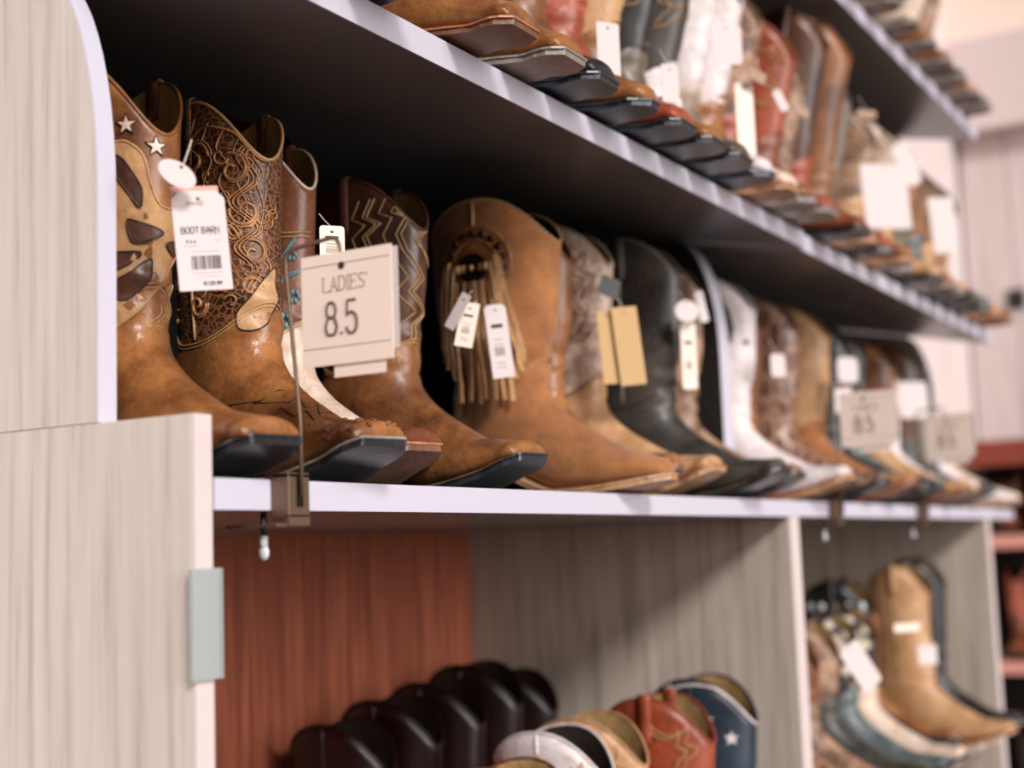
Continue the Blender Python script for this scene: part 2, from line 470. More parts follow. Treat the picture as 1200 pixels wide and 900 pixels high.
# the flame stitch all western boots wear, mirrored on the seam
FLAME = [(0, .94), (.10, .84), (.30, .80), (.46, .88), (.40, .74), (.56, .70), (.44, .60), (.34, .50), (.46, .40), (.60, .44), (.50, .30), (.34, .22), (.20, .26), (.08, .12), (0, .04)]
def flame_mesh(B, key, rows=3, r=.0007, both=True):
    k2 = ('flame', key, rows, r)
    if k2 in _cache: return _cache[k2]
    mb = MB()
    for sg in ((-1, 1) if both else (-1,)):
        for row in range(rows):
            sc = 1-.22*row
            for mir in (1, -1):
                pts = [(mir*x*.115*sc, ANK+.035+(B.H-ANK-.05)*(.5+(z-.5)*(1-.10*row))) for x, z in FLAME]
                # round the bows, keep the cusps
                seg = []
                for a, b in zip(pts, pts[1:]):
                    mx = (a[0]+b[0])/2+mir*.003; mz = (a[1]+b[1])/2-.003
                    seg += [a, (mx, mz)]
                seg.append(pts[-1])
                chart_tube(mb, B, seg, r, sg, .0008, 4, dens=.006)
    _cache[k2] = mesh('stitching', mb.V, mb.F); return _cache[k2]

def place(root, x, ytip, z, yaw=0, tilt=0, y0=.630, lean=0):
    Y0 = ytip+.20*math.cos(yaw)*math.cos(tilt); X0 = x-.20*math.sin(yaw)
    zz = z+math.tan(tilt)*(Y0-y0)
    root.matrix_world = Matrix.Translation((X0, Y0, zz)) @ Matrix.Rotation(tilt, 4, 'X') @ Matrix.Rotation(-math.pi/2+yaw, 4, 'Z') @ Matrix.Rotation(lean, 4, 'Y')

def boot(label, x, ytip, z, shaft, vamp=None, sole='sole_dark', welt=None, lining='lining', stitch='stitch_tan', rows=3,
         tilt=0, yaw=0, det=1, group='western boots on the shelves', straps=True, heel=None, y0=.630, piping=None, **kw):
    B = Boot(flat=0 if det else 1, **kw); key = (det,)+tuple(sorted(kw.items()))
    R = boot_meshes(B, key, det)
    root = empty('western_boot', label, 'boot', group); place(root, x, ytip, z, yaw, tilt, y0)
    vamp = vamp or shaft
    link('shaft', R['shaft'], lea(shaft), root); link('lining', R['lining'], lea(lining), root)
    link('vamp', R['vamp'], lea(vamp), root); link('sole', R['sole'], lea(sole), root)
    link('welt', R['welt'], lea(welt or ('welt_orange' if sole in ('sole_brown', 'sole_tan') else sole)), root)
    link('heel', R['heel'], lea(heel or ('sole_dark' if sole != 'sole_tan' else 'sole_brown')), root)
    link('piping', R['piping'], lea(piping or shaft if det else shaft), root)
    if det:
        link('vamp_stitching', R['vamp_stitching'], lea(stitch or 'stitch_tan'), root); link('welt_stitching', R['welt_stitching'], lea('stitch_tan'), root)
    if straps:
        for sg in (1, -1): link('pull_strap', R['pull_strap', sg], lea(shaft), root)
    if stitch and rows: link('stitching', flame_mesh(B, key, rows if det else 2, .0007 if det else .0011), lea(stitch), root)
    return root, B

# ------------------------------------------------------------------ setting
def struct(name, mb, mat, label=None, bevel=0):
    o = mb.obj(name, mat, None, bevel=bevel); o['kind'] = 'structure'
    if label: o['label'] = label
    return o
struct('floor', MB().box((-3, -6, -.1), (9, 4, 0)), M['floor'])
struct('wall_back', MB().box((-3, 1.30, 0), (6.0, 1.42, 3.6)), M['wall_wood'])
wf = struct('wall_right', MB().box((6.02, -6, 0), (6.2, 1.42, 2.66)), M['wall_wood'])
for i in range(28):   # boards of the far wall with open joints
    y1 = 1.29-i*.19
    o = MB().box((5.998, y1-.186, 0), (6.02, y1, 2.655)).obj('board', M['wall_wood'], wf, bevel=.002)
tr = struct('trim_1', MB().box((5.90, -6, 2.66), (6.2, 1.42, 3.05)), M['edge_cream'])
struct('trim_2', MB().box((5.95, -6, 3.05), (6.2, 1.42, 3.6)), M['paper_cream'])

# ------------------------------------------------------------------ shelving
XL0, XL1, XD0, XD1, XE0, XE1 = .716, .734, 1.892, 1.930, 3.118, 3.154
YF, YB = .667, 1.19
base = empty('base_cabinet', 'wooden base cabinet under the white edged worktop, open fronted', 'cabinet', loc=(XL0, YF, 0))
def part(name, a, b, mat, parent, bevel=.0008):
    o = MB().box(a, b).obj(name, mat, parent, bevel=bevel)
    if parent: o.matrix_parent_inverse = parent.matrix_world.inverted() if False else Matrix.Translation(-Vector(parent.location))
    return o
part('side_panel', (XL0, YF+.0015, 0), (XL1, 1.271, 1.101), M['pale_wood'], base)
part('edge_banding', (XL0+.0002, YF, 0), (XL1-.0002, YF+.0014, 1.101), M['edge_cream'], base, 0)
part('divider_panel', (XD0, YF+.003, 0), (XD1, YB, 1.0355), M['divider_wood'], base)
part('edge_banding', (XD0+.0002, YF+.001, 0), (XD1-.0002, YF+.003, 1.0355), M['edge_cream'], base, 0)
part('divider_panel', (XE0, YF+.003, 0), (XE1, YB, 1.0355), M['divider_wood'], base)
part('edge_banding', (XE0+.0002, YF+.001, 0), (XE1-.0002, YF+.003, 1.0355), M['edge_cream'], base, 0)
part('back_panel', (XL1, YB, 0), (XD1, YB+.012, 1.0355), M['warm_lit_wood'], base)
part('back_panel', (XD1, YB, 0), (XE1, YB+.012, 1.0355), M['divider_wood'], base)
part('inner_shelf', (XL1, YF+.01, .476), (XD0, YB, .50), M['divider_wood'], base)
part('inner_shelf', (XD1, YF+.01, .576), (XE0, YB, .60), M['divider_wood'], base)

def board(name, x0, x1, y0, y1, z0, th, tilt, label, mat_top, mat_edge, ends=True):
    """a shelf board: core and a front edge strip, tilted about its front edge"""
    root = empty(name, label, 'shelf', loc=(x0, y0, z0)); root.rotation_euler = (tilt, 0, 0)
    L = x1-x0; D = y1-y0
    MB().box((0, .0015, -th), (L, D, 0)).obj('shelf_board', mat_top, root, bevel=.0006)
    MB().box((0.0003, 0, -th), (L-.0003, .0015, 0)).obj('edge_banding', mat_edge, root)
    if ends:
        MB().box((-.0012, .0003, -th+.0003), (0, D, -.0003)).obj('end_banding', mat_edge, root)
        MB().box((L, .0003, -th+.0003), (L+.0012, D, -.0003)).obj('end_banding', mat_edge, root)
    return root
board('worktop', XL1+.0015, 3.40, YF, 1.19, 1.058, .022, 0, 'long white edged worktop shelf carrying the middle row of boots', M['shelf_dark'], M['edge_white'], False)
TL = math.radians(11)
SH2 = (1.435, .630)
board('display_shelf', XL1+.0015, 1.9095, .630, 1.27, 1.435, .022, TL, 'sloping dark shelf with white front edge above the big price sign', M['shelf_dark'], M['edge_white'])
board('display_shelf', 1.9125, 3.140, .630, 1.27, 1.431, .022, TL, 'sloping dark shelf with white front edge above the second sign', M['shelf_dark'], M['edge_white'])
board('display_shelf', XL1+.0015, 1.9095, .630, 1.27, 1.884, .022, TL, 'topmost sloping shelf over the left bay, above the frame', M['shelf_dark'], M['edge_white'])
board('display_shelf', 1.9125, 3.140, .630, 1.27, 1.882, .022, TL, 'topmost sloping shelf with white edge at the upper right', M['shelf_dark'], M['edge_white'])

def upright(label, x0, x1, z0, zshelf, mat):
    """upper side panel set back from the front, rounded at its top front corner under the shelf"""
    root = empty('shelf_upright', label, 'panel', loc=(x0, .757, z0))
    def zt(y): return zshelf-.0245+math.tan(TL)*(y-.630)-z0
    R_h, R_d = .155, .062
    pr = [(0, 0), (0, zt(.757)-R_h-.012)]
    for i in range(1, 13):
        a = math.pi/2*i/12; pr.append((R_d*(1-math.cos(a)), zt(.757)-R_h-.012+(R_h+.012+math.tan(TL)*R_d)*math.sin(a)))
    pr.append((1.27-.757, zt(1.27))); pr.append((1.27-.757, 0))
    w = x1-x0; n = len(pr)
    def ext(xa, xb, ins):
        V = [(xa, y+(ins if i < n-2 else 0), z) for i, (y, z) in enumerate(pr)]+[(xb, y+(ins if i < n-2 else 0), z) for i, (y, z) in enumerate(pr)]
        F = [tuple(range(n-1, -1, -1)), tuple(range(n, 2*n))]+[(i, (i+1) % n, n+(i+1) % n, n+i) for i in range(n)]
        return V, F
    V, F = ext(0, w, .0012); link('panel', mesh('panel', V, F, False), mat, root)
    mb = MB(); k = n-2
    V = [(x, y+o, z) for (y, z) in pr[:k] for (x, o) in ((.0002, 0), (w-.0002, 0), (w-.0002, .0014), (.0002, .0014))]
    F = [(i*4+j, i*4+(j+1) % 4, i*4+4+(j+1) % 4, i*4+4+j) for i in range(k-1) for j in range(4)]
    link('edge_banding', mesh('edge_banding', V, F, False), M['edge_white'], root)
    return root
upright('pale wooden upright panel at the left end of the middle row', XL0, XL1, 1.1015, 1.435, M['pale_wood'])
upright('upright divider with rounded white edge between the two bays of the middle row', XD0, XD1-.002, 1.0585, 1.433, M['back_dark'])
upright('upright end panel with rounded white edge beside the pale wall, middle row', XE0, XE1-.016, 1.0585, 1.431, M['divider_wood'])
def up2(label, x0, x1): return upright(label, x0, x1, 1.435+.0015+math.tan(TL)*.127+.1, 1.882, M['divider_wood'])
def upper_panel(label, x0, x1, zl, zu):
    root = empty('shelf_upright', label, 'panel', loc=(x0, .757, 0))
    t = math.tan(TL); zb0 = zl+t*.127+.002; zb1 = zl+t*.64+.002; zt0 = zu-.0245+t*.127; zt1 = zu-.0245+t*.64
    w = x1-x0; pr = [(0, zb0), (0, zt0-.16)]+[(.062*(1-math.cos(a)), zt0-.16+(.16+t*.062)*math.sin(a)) for a in [math.pi/2*i/10 for i in range(1, 11)]]+[(.513, zt1), (.513, zb1)]
    n = len(pr); V = [(0, y, z) for y, z in pr]+[(w, y, z) for y, z in pr]
    F = [tuple(range(n-1, -1, -1)), tuple(range(n, 2*n))]+[(i, (i+1) % n, n+(i+1) % n, n+i) for i in range(n)]
    link('panel', mesh('panel', V, F, False), M['divider_wood'], root)
    V = [(x, y+o-.0014, z) for (y, z) in pr[:n-2] for (x, o) in ((.0002, 0), (w-.0002, 0), (w-.0002, .0014), (.0002, .0014))]
    F = [(i*4+j, i*4+(j+1) % 4, i*4+4+(j+1) % 4, i*4+4+j) for i in range(n-3) for j in range(4)]
    link('edge_banding', mesh('edge_banding', V, F, False), M['edge_white'], root)
upper_panel('pale upright panel at the right end of the upper row', XE0, XE1-.016, 1.431, 1.882)
upper_panel('upright panel between the bays of the upper row, behind the tall boots', XD0, XD1-.002, 1.433, 1.882)
bp = MB().box((XL1, 1.272, 1.06), (3.14, 1.288, 2.4)).obj('back_board', M['back_dark']); tagp(bp, 'back board behind the boot shelves, coloured dark for shade', 'panel')

# clear label holder on the left panel edge
lh = empty('label_holder', 'clear plastic label holder on the front edge of the left panel', 'label holder', loc=(.712, .6665, .923))
MB().box((-.003, -.0035, 0), (.0245, -.0022, .0735)).obj('front_strip', M['acrylic'], lh, bevel=.0003)
MB().box((-.003, -.0009, 0), (.0245, -.0003, .0735)).obj('back_strip', M['acrylic'], lh)
MB().box((.0245, -.0042, 0), (.0265, -.0003, .0735)).obj('side_lip', M['acrylic'], lh, bevel=.0003)
MB().box((-.002, -.0021, .001), (.0160, -.0010, .0725)).obj('paper_insert', M['paper'], lh)

# ------------------------------------------------------------------ sign holders and cards (plane x = const, read from the -x side)
GL = {  # stroke letters on a 0..1 grid (x, y up)
 'L': [[(0, 1), (0, 0), (.6, 0), (.6, .12)], [(-.1, 1), (.12, 1)]],
 'A': [[(0, 0), (.32, 1), (.64, 0)], [(.12, .34), (.52, .34)], [(-.1, 0), (.1, 0)], [(.54, 0), (.74, 0)]],
 'D': [[(0, 0), (0, 1), (.3, 1), (.52, .88), (.62, .6), (.62, .4), (.52, .12), (.3, 0), (0, 0)], [(-.1, 1), (0, 1)], [(-.1, 0), (0, 0)]],
 'I': [[(.1, 0), (.1, 1)], [(0, 0), (.2, 0)], [(0, 1), (.2, 1)]],
 'E': [[(.58, .12), (.58, 0), (0, 0), (0, 1), (.56, 1), (.56, .88)], [(0, .52), (.42, .52)], [(-.1, 0), (0, 0)], [(-.1, 1), (0, 1)]],
 'S': [[(.54, .84), (.44, .97), (.28, 1), (.1, .95), (.03, .78), (.1, .6), (.3, .5), (.5, .4), (.57, .22), (.48, .05), (.28, 0), (.1, .05), (.02, .18)]],
 "'": [[(.05, 1), (.05, .8)]],
 '8': [cat([(.3, .54), (.12, .58), (.06, .78), (.14, .96), (.3, 1), (.46, .96), (.54, .78), (.48, .58), (.3, .54), (.12, .5), (.02, .3), (.02, .2), (.12, .03), (.3, 0), (.48, .03), (.58, .2), (.58, .3), (.48, .5), (.3, .54)], 60)],
 '.': [[(.05, .0), (.05, .06)]],
 '5': [[(.52, 1), (.08, 1), (.05, .55)]+cat([(.05, .55), (.2, .63), (.36, .62), (.52, .5), (.56, .3), (.5, .1), (.34, 0), (.18, .01), (.06, .1), (.03, .2)], 24)]}
GB = {'B': [[(0, 0), (0, 1), (.7, 1), (.9, .85), (.9, .65), (.7, .52), (0, .52)], [(.7, .52), (1, .38), (1, .15), (.75, 0), (0, 0)]],
 'O': [[(.25, 0), (0, .2), (0, .8), (.25, 1), (.75, 1), (1, .8), (1, .2), (.75, 0), (.25, 0)]],
 'T': [[(0, 1), (1, 1)], [(.5, 1), (.5, 0)]],
 'A': [[(0, 0), (.4, 1), (.6, 1), (1, 0)], [(.2, .35), (.8, .35)]],
 'R': [[(0, 0), (0, 1), (.75, 1), (1, .85), (1, .6), (.75, .48), (0, .48)], [(.5, .48), (1, 0)]],
 'N': [[(0, 0), (0, 1), (1, 0), (1, 1)]]}
ADV = {'L': .78, 'A': .86, 'D': .82, 'I': .42, 'E': .78, 'S': .74, "'": .2, '8': .78, '.': .3, '5': .7}
def stroke_text(txt, u0, v0, h, r, wscale=.75):
    """tubes in the card plane; u to the right as read, v up"""
    mb = MB(); u = u0
    for ch in txt:
        for st in GL[ch]: mb.tube([(0, -(u+x*h*wscale), v0+y*h) for x, y in st], r, 5)
        u += ADV[ch]*h*wscale
    return mb
def sign(x, yrod, k, lab_h, lab_c, words=True):
    grp = None
    h = empty('sign_holder', lab_h, 'sign holder', loc=(x, 0, 0))
    mb = MB(); mb.box((-.012, .650, 1.030), (.012, .6655, 1.062)); mb.box((-.012, .650, 1.0585), (.012, .672, 1.0625))
    c = mb.obj('clamp', M['metal_brown'], h, bevel=.0008)
    MB().box((-.003, .6485, 1.038), (.003, .6503, 1.060)).obj('slot_plate', M['metal_dark'], h)
    MB().box((-.0225, .652, 1.0235), (.0085, .700, 1.0262)).obj('lower_jaw', M['metal_brown'], h, bevel=.0006)
    MB().box((-.012, .650, 1.0245), (.012, .6535, 1.032)).obj('jaw_web', M['metal_brown'], h)
    s = MB(); s.tube([(-.010, .675, 1.035), (-.010, .675, 1.012)], .0022, 8); so = s.obj('thumb_screw', M['metal_dark'], h, True)
    s = MB(); s.tube([(-.010, .675, 1.0180), (-.010, .675, 1.0100)], .0030, 8); s.ball((-.010, .675, 1.0060), .0048, .6, 1, 1.2); s.obj('screw_cap', M['plastic_white'], so, True)
    zt = 1.2255
    P = [(0, .6475, 1.045), (0, .6480, 1.10), (0, .6590, zt-.012), (0, .6590, zt-.004), (0, .6555, zt), (0, .6475, zt+.0015), (0, .6175, zt+.0045), (0, .6120, zt+.003), (0, .6095, zt-.002), (0, .6085, zt-.014), (0, .6060, zt-.0178), (0, .6025, zt-.0165)]
    s = MB(); s.tube(P, .0016, 8); s.obj('rod', M['metal_brown'], h, True)
    s = MB(); s.tube([(0, .6025, zt-.0165), (0, .601, zt-.013)], .0024, 8); s.obj('rod_tip', M['metal_brown'], h, True)
    cd = empty('sign_card', lab_c, 'sign', loc=(x-.0023, 0, 0))
    y0, y1, z0, z1 = .6425, .5625, 1.137, 1.218
    # card with a hole for the hook
    MB().box((-.0004, y1, z0), (.0004, y0, z1)).obj('card', M['paper_cream'], cd)
    MB().box((.0008, y1-.0045, z0+.007), (.0012, y0-.004, z1-.002)).obj('backing_card', M['paper'], cd)
    MB().box((.0014, y1+.008, z0-.009), (.0018, y0-.027, z0+.02)).obj('backing_card', M['paper_cream'], cd)
    s = MB(); s.tube([(-.0006, .606, zt-.0175), (-.0009, .606, zt-.0175)], .0028, 12); s.obj('hole', M['ink'], cd)
    for zr in (z1-.0085, z0+.0125): MB().box((-.0006, y1+.0015, zr), (-.0004, y0-.001, zr+.0005)).obj('ruled_line', M['ink_soft'], cd)
    if words:
        a = stroke_text("LADIES'", -(y0-.020), z0+.053, .0105, .00036, .82); o = a.obj('lettering', M['ink_soft'], cd); o.location.x = -.0005
    b = stroke_text('8.5', -(y0-.0215), z0+.0215, .0235, .0012, .72); o = b.obj('lettering', M['ink_soft'], cd); o.location.x = -.0005
    return h, cd
sign(.806, 0, 1, 'brown metal sign holder clamped to the worktop near its left end', "cream card reading LADIES' 8.5 hanging nearest the camera")
sign(2.070, 0, 1, 'brown metal sign holder clamped under the second size sign', 'blurred cream 8.5 sign card hanging before the dark boots of the second bay')
sign(2.565, 0, 1, 'brown metal sign holder clamped near the far end of the worktop', 'farthest pale size sign card, hanging before the pale wall')

# ------------------------------------------------------------------ boots: middle row
WT = 1.0582
G1 = 'boots standing on the worktop'
def wb(label, x, ytip, shaft, **k):
    return boot(label, x, ytip, WT, shaft, group=G1, **k)
# A1
r1, B1 = wb('brown boot with tan cutout overlay and star insets, first beside the left panel', .767, .642, 'brown', vamp='vampbrown', sole='sole_dark', welt='sole_dark', H=.338, ws=.041, fw=.036, rows=0, spring=.021, dip=.066, yaw=math.radians(-12))
def star(cx, cz, R): return [(cx+R*(1 if i % 2 == 0 else .42)*math.sin(math.pi*i/5), cz+R*(1 if i % 2 == 0 else .42)*math.cos(math.pi*i/5)) for i in range(10)]
def patch_obj(name, B, polys, mat, root, off=.0016, sg=-1, edge=None, er=.0007):
    mb = MB(); eb = MB()
    for poly in polys:
        V, F = chart_patch(B, poly, sg, off); mb.add(V, F)
        if edge: chart_tube(eb, B, poly, er, sg, off, 5, True, dens=.003)
    o = link(name, mesh(name, mb.V, mb.F), mat, root)
    if edge: link(name+'_edge', mesh(name+'_edge', eb.V, eb.F), edge, root)
    return o
H1 = .352
wing = spline2([(.054,.266),(.064,.264),(.074,.254),(.078,.236),(.084,.218),(.094,.215),(.104,.222),(.111,.234),(.116,.226),(.113,.212),(.110,.200),(.108,.186),(.100,.176),(.092,.170),(.084,.160),(.074,.148),(.060,.134),(.046,.124),(.03,.118),(.010,.130),(.0,.18),(.010,.24),(.03,.262)], 90, True)
patch_obj('overlay', B1, [wing], lea('overlay'), r1, .0020, -1, lea('overlay'), .0011)
holes = [spline2([(.040,.260),(.056,.254),(.064,.244),(.072,.228),(.070,.214),(.060,.228),(.050,.244)], 28, True),
         spline2([(.060,.204),(.068,.203),(.086,.196),(.074,.190),(.062,.188)], 24, True),
         spline2([(.03,.186),(.050,.181),(.068,.180),(.058,.171),(.04,.168)], 24, True),
         spline2([(.044,.156),(.060,.166),(.076,.176),(.071,.160),(.062,.149),(.050,.144)], 24, True),
         spline2([(.103,.211),(.113,.213),(.111,.200),(.103,.201)], 20, True),
         spline2([(.088,.188),(.105,.192),(.106,.184),(.096,.181)], 20, True)]
patch_obj('inset', B1, holes, lea('dkbrown'), r1, .0026, -1, lea('stitch_dark'), .0008)
for st in (star(.062, .279, .0085), star(.084, .262, .0085)): patch_obj('star_inset', B1, [st], lea('cream'), r1, .0012, -1, lea('stitch_dark'), .0008)
mb = MB()
for k in range(4): chart_tube(mb, B1, spline2([(.110-.004*k, .160), (.100-.005*k, .150), (.094-.005*k, .134), (.080-.005*k, .124)], 24), .0006, -1, .0012, 4)
link('stitching', mesh('stitching', mb.V, mb.F), lea('stitch_tan'), r1)
# A2 carved croc boot
r2, B2 = wb('dark crocodile print boot with carved swirl stitching, second from left', .882, .632, 'croc', vamp='vampbrown', sole='sole_dark', welt='sole_grey', H=.337, ws=.040, fr=.062, bk=-.066, fw=.037, yaw=math.radians(-15), rows=0, spring=.025, piping='lighttan')
mb = MB()
def spiral(cx, cz, R, turns, dirn=1, a0=0): return [(cx+R*(1-.85*t)*math.cos(a0+dirn*turns*2*math.pi*t), cz+R*(1-.85*t)*math.sin(a0+dirn*turns*2*math.pi*t)) for t in [i/26 for i in range(27)]]
for sg in (-1,):
    for (cx, cz, R, tn, d, a0) in [(.010, .286, .016, 1.3, 1, 0), (.048, .272, .015, 1.2, -1, 2), (-.028, .262, .016, 1.3, 1, 1), (.020, .246, .017, 1.4, -1, 0), (.058, .236, .014, 1.2, 1, 3), (-.012, .222, .015, 1.3, -1, 1), (.036, .212, .016, 1.3, 1, 0),
                                 (.064, .200, .012, 1.2, -1, 2), (.006, .192, .015, 1.4, 1, 4), (.034, .176, .013, 1.3, -1, 3), (-.03, .186, .014, 1.2, 1, 0), (.062, .170, .010, 1.2, 1, 0), (.008, .160, .011, 1.2, -1, 0)]:
        s = spiral(cx, cz, R, tn, d, a0); chart_tube(mb, B2, s, .0016, sg, .0006, 6)
        chart_tube(mb, B2, [(cx+(x-cx)*1.22, cz+(z-cz)*1.22) for x, z in s[:15]], .0009, sg, .0006, 5)
    q2 = random.Random(12)
    for j in range(34):
        cx, cz = q2.uniform(-.035, .088), q2.uniform(.150, .300)
        chart_tube(mb, B2, spiral(cx, cz, q2.uniform(.006, .010), q2.uniform(.6, 1.1), q2.choice((1, -1)), q2.uniform(0, 6)), q2.uniform(.0007, .0013), sg, .0005, 5)
    for k in range(5):
        chart_tube(mb, B2, spline2([(.010+.016*k, .322-.007*k), (.002+.016*k, .300-.004*k), (.014+.015*k, .286-.004*k), (.004+.016*k, .262), (.018+.014*k, .240), (.004+.016*k, .215)], 36), .0008, sg, .0006, 5)
    for k in range(3):
        chart_tube(mb, B2, spline2([(.078-.004*k, .300), (.060-.004*k, .284), (.070-.004*k, .262), (.052-.004*k, .244), (.072-.004*k, .222), (.056-.004*k, .205), (.070-.004*k, .186), (.060-.004*k, .165)], 44), .0009, sg, .0008, 5)
    chart_tube(mb, B2, spline2([(-.04, .330), (-.01, .300), (.02, .312), (.05, .304), (.07, .290)], 24), .0014, sg, .0006, 5)
link('carved_stitching', mesh('carved_stitching', mb.V, mb.F), lea('carve'), r2)
patch_obj('ankle_patch', B2, [spline2([(.082,.188),(.068,.172),(.050,.150),(.048,.136),(.062,.134),(.076,.144),(.084,.164)], 30, True)], lea('lighttan'), r2, .0018, -1, lea('stitch_dark'), .0008)
def quills(B, root, col, n=22, r=.0021, seed=3):
    rnd = random.Random(seed); rg = B.foot_rings()
    for i in range(n):
        q = rg[rnd.randint(int(len(rg)*.5), int(len(rg)*.88))]; t = rnd.uniform(-1.5, 1.3)
        mb = MB(); p = B.foot_pt(q, t); mb.ball(p, r*rnd.uniform(.8, 1.4), 1, 1, .8, 7, 4); mb.obj('quill_bump', lea(col), root, True)
quills(B2, r2, 'redbrown', 30)
mb = MB()
rg = B2.foot_rings()
def foot_line(B, pts, r, mb, off=.0006, n=5):
    rg = B.foot_rings(); out = []
    for s_, t in pts:
        k = s_*(len(rg)-1); i = min(int(k), len(rg)-2); u = k-i
        a = B.foot_pt(rg[i], t); b = B.foot_pt(rg[i+1], t); p = a.lerp(b, u)
        c = B.foot_pt(rg[i], t+.05); nrm = (b-a).cross(c-a)
        if nrm.length > 0: nrm.normalize()
        cen = (B.foot_pt(rg[i], 0)+B.foot_pt(rg[i], math.pi))/2
        if nrm.dot(p-cen) < 0: nrm = -nrm
        out.append(p+nrm*off)
    mb.tube(out, r, n)
foot_line(B2, [(.30, .9*-1), (.36, -.5), (.33, -.2), (.42, -.35), (.40, 0), (.48, -.25), (.47, .1)], .0007, mb, .0002)
foot_line(B2, [(.36, -1.2), (.42, -.9), (.38, -.7), (.46, -.7), (.44, -.4), (.52, -.5)], .0007, mb, .0002)
foot_line(B2, [(.26, -1.2), (.30, -.8), (.27, -.4), (.31, 0), (.28, .4)], .0006, mb, .0002)
link('vamp_carving', mesh('vamp_carving', mb.V, mb.F), lea('stitch_dark'), r2)
# A3 floral
r3, B3 = wb('brown boot embroidered with teal flowers and cream vamp, third from left', .990, .668, 'floral', vamp='cream', sole='sole_brown', welt='welt_orange', H=.336, ws=.034, yaw=math.radians(-10), fr=.070, bk=-.070, fw=.037, rows=0, piping='cream')
mb = MB(); wt = MB()
for k in range(2):
    chart_tube(wt, B3, spline2([(.018, .264-.004*k), (.034, .247-.004*k), (.052, .239-.004*k), (.080, .240-.004*k)], 20), .0009, -1, .0008)
    chart_tube(mb, B3, spline2([(.066, .232+.003*k), (.052, .214), (.042, .190), (.034, .158)], 24), .0011, -1, .0008)
    chart_tube(mb, B3, spline2([(.072, .204), (.056, .196+.003*k), (.044, .182)], 16), .0009, -1, .0008)
for cx, cz, R in [(.030, .150, .0088), (.054, .158, .008), (.044, .200, .006), (.062, .218, .006), (.064, .180, .007), (.030, .268, .007)]:
    fl = MB()
    for j in range(6):
        a = j*math.pi/3; fl.ball(chart(B3, cx+R*.62*math.cos(a), cz+R*.62*math.sin(a), -1, .0006), R*.42, 1, .7, 1, 7, 4)
    fl.obj('flower', lea('stitch_teal'), r3, True)
link('flower_stems', mesh('flower_stems', mb.V, mb.F), lea('stitch_teal'), r3)
link('stitching', mesh('stitching', wt.V, wt.F), lea('lighttan'), r3)
def toe_cap(B, root, mat, s0=.70, th_w=math.pi, n=28, wave=.04, off=.0012, name='toe_cap'):
    rg = B.foot_rings(); V = []; F = []; m = 14
    for i in range(m+1):
        for k in range(n):
            t = 2*math.pi*k/n; st = s0+wave*math.cos(t*2+math.pi)*.5+(-.05 if abs(math.cos(t)) > .97 and math.cos(t) > 0 else 0)
            q = (st+(1-st)*i/m)*(len(rg)-1); j = min(int(q), len(rg)-2); u = q-j
            p = B.foot_pt(rg[j], t).lerp(B.foot_pt(rg[j+1], t), u)
            c = (B.foot_pt(rg[j], 0)+B.foot_pt(rg[j], math.pi))/2; d = (p-c); d.normalize(); V.append(p+d*off)
    for i in range(m):
        for k in range(n): a = i*n+k; b = i*n+(k+1) % n; F.append((a, b, b+n, a+n))
    F.append(tuple(m*n+k for k in range(n)))
    return link(name, mesh(name, V, F), mat, root)
toe_cap(B3, r3, lea('redbrown'), .66)
mb = MB()
for off_s in (.50, .55, .615):
    for i in range(12):
        t = -1.5+i*.2; rg = B3.foot_rings(); st = off_s+.03*math.cos(t*3); mb.ball(B3.foot_pt(rg[int(st*(len(rg)-1))], t), .0012, 1, 1, 1, 6, 4)
link('brogue_holes', mesh('brogue_holes', mb.V, mb.F), lea('stitch_dark'), r3)
# burgundy behind
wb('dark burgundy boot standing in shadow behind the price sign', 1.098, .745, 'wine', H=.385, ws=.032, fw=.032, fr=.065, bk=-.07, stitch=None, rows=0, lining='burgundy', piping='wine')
# A4
r4, B4 = wb('dark brown boot with pale flame stitching, right of the price sign', 1.152, .655, 'dkbrown', vamp='brown', sole='sole_blue', welt='sole_dark', H=.323, ws=.038, yaw=math.radians(-8), fw=.037, rows=0, spring=.025)
mb = MB()
for k, (ox, rr) in enumerate([(0, .0008), (.005, .0008), (.018, .0006)]):
    for mir in (1,):
        chart_tube(mb, B4, [(.070-ox, .300), (.062-ox, .284), (.076-ox, .279), (.066-ox, .262), (.072-ox, .246), (.090-ox, .218), (.076-ox, .204), (.096-ox, .184), (.078-ox, .170), (.074-ox, .154), (.054-ox, .132)], rr, -1, .0008, 4)
        chart_tube(mb, B4, [(.040-ox, .300), (.030-ox, .282), (.046-ox, .274), (.030-ox, .262), (.044-ox, .232), (.060-ox, .214), (.040-ox, .190), (.056-ox, .160), (.036-ox, .134)], rr, -1, .0008, 4)
    chart_tube(mb, B4, spline2([(.098-.004*k, .270), (.086-.003*k, .256), (.094, .240+.002*k), (.108, .232)], 18), rr, -1, .0008, 4)
link('stitching', mesh('stitching', mb.V, mb.F), lea('stitch_tan'), r4)
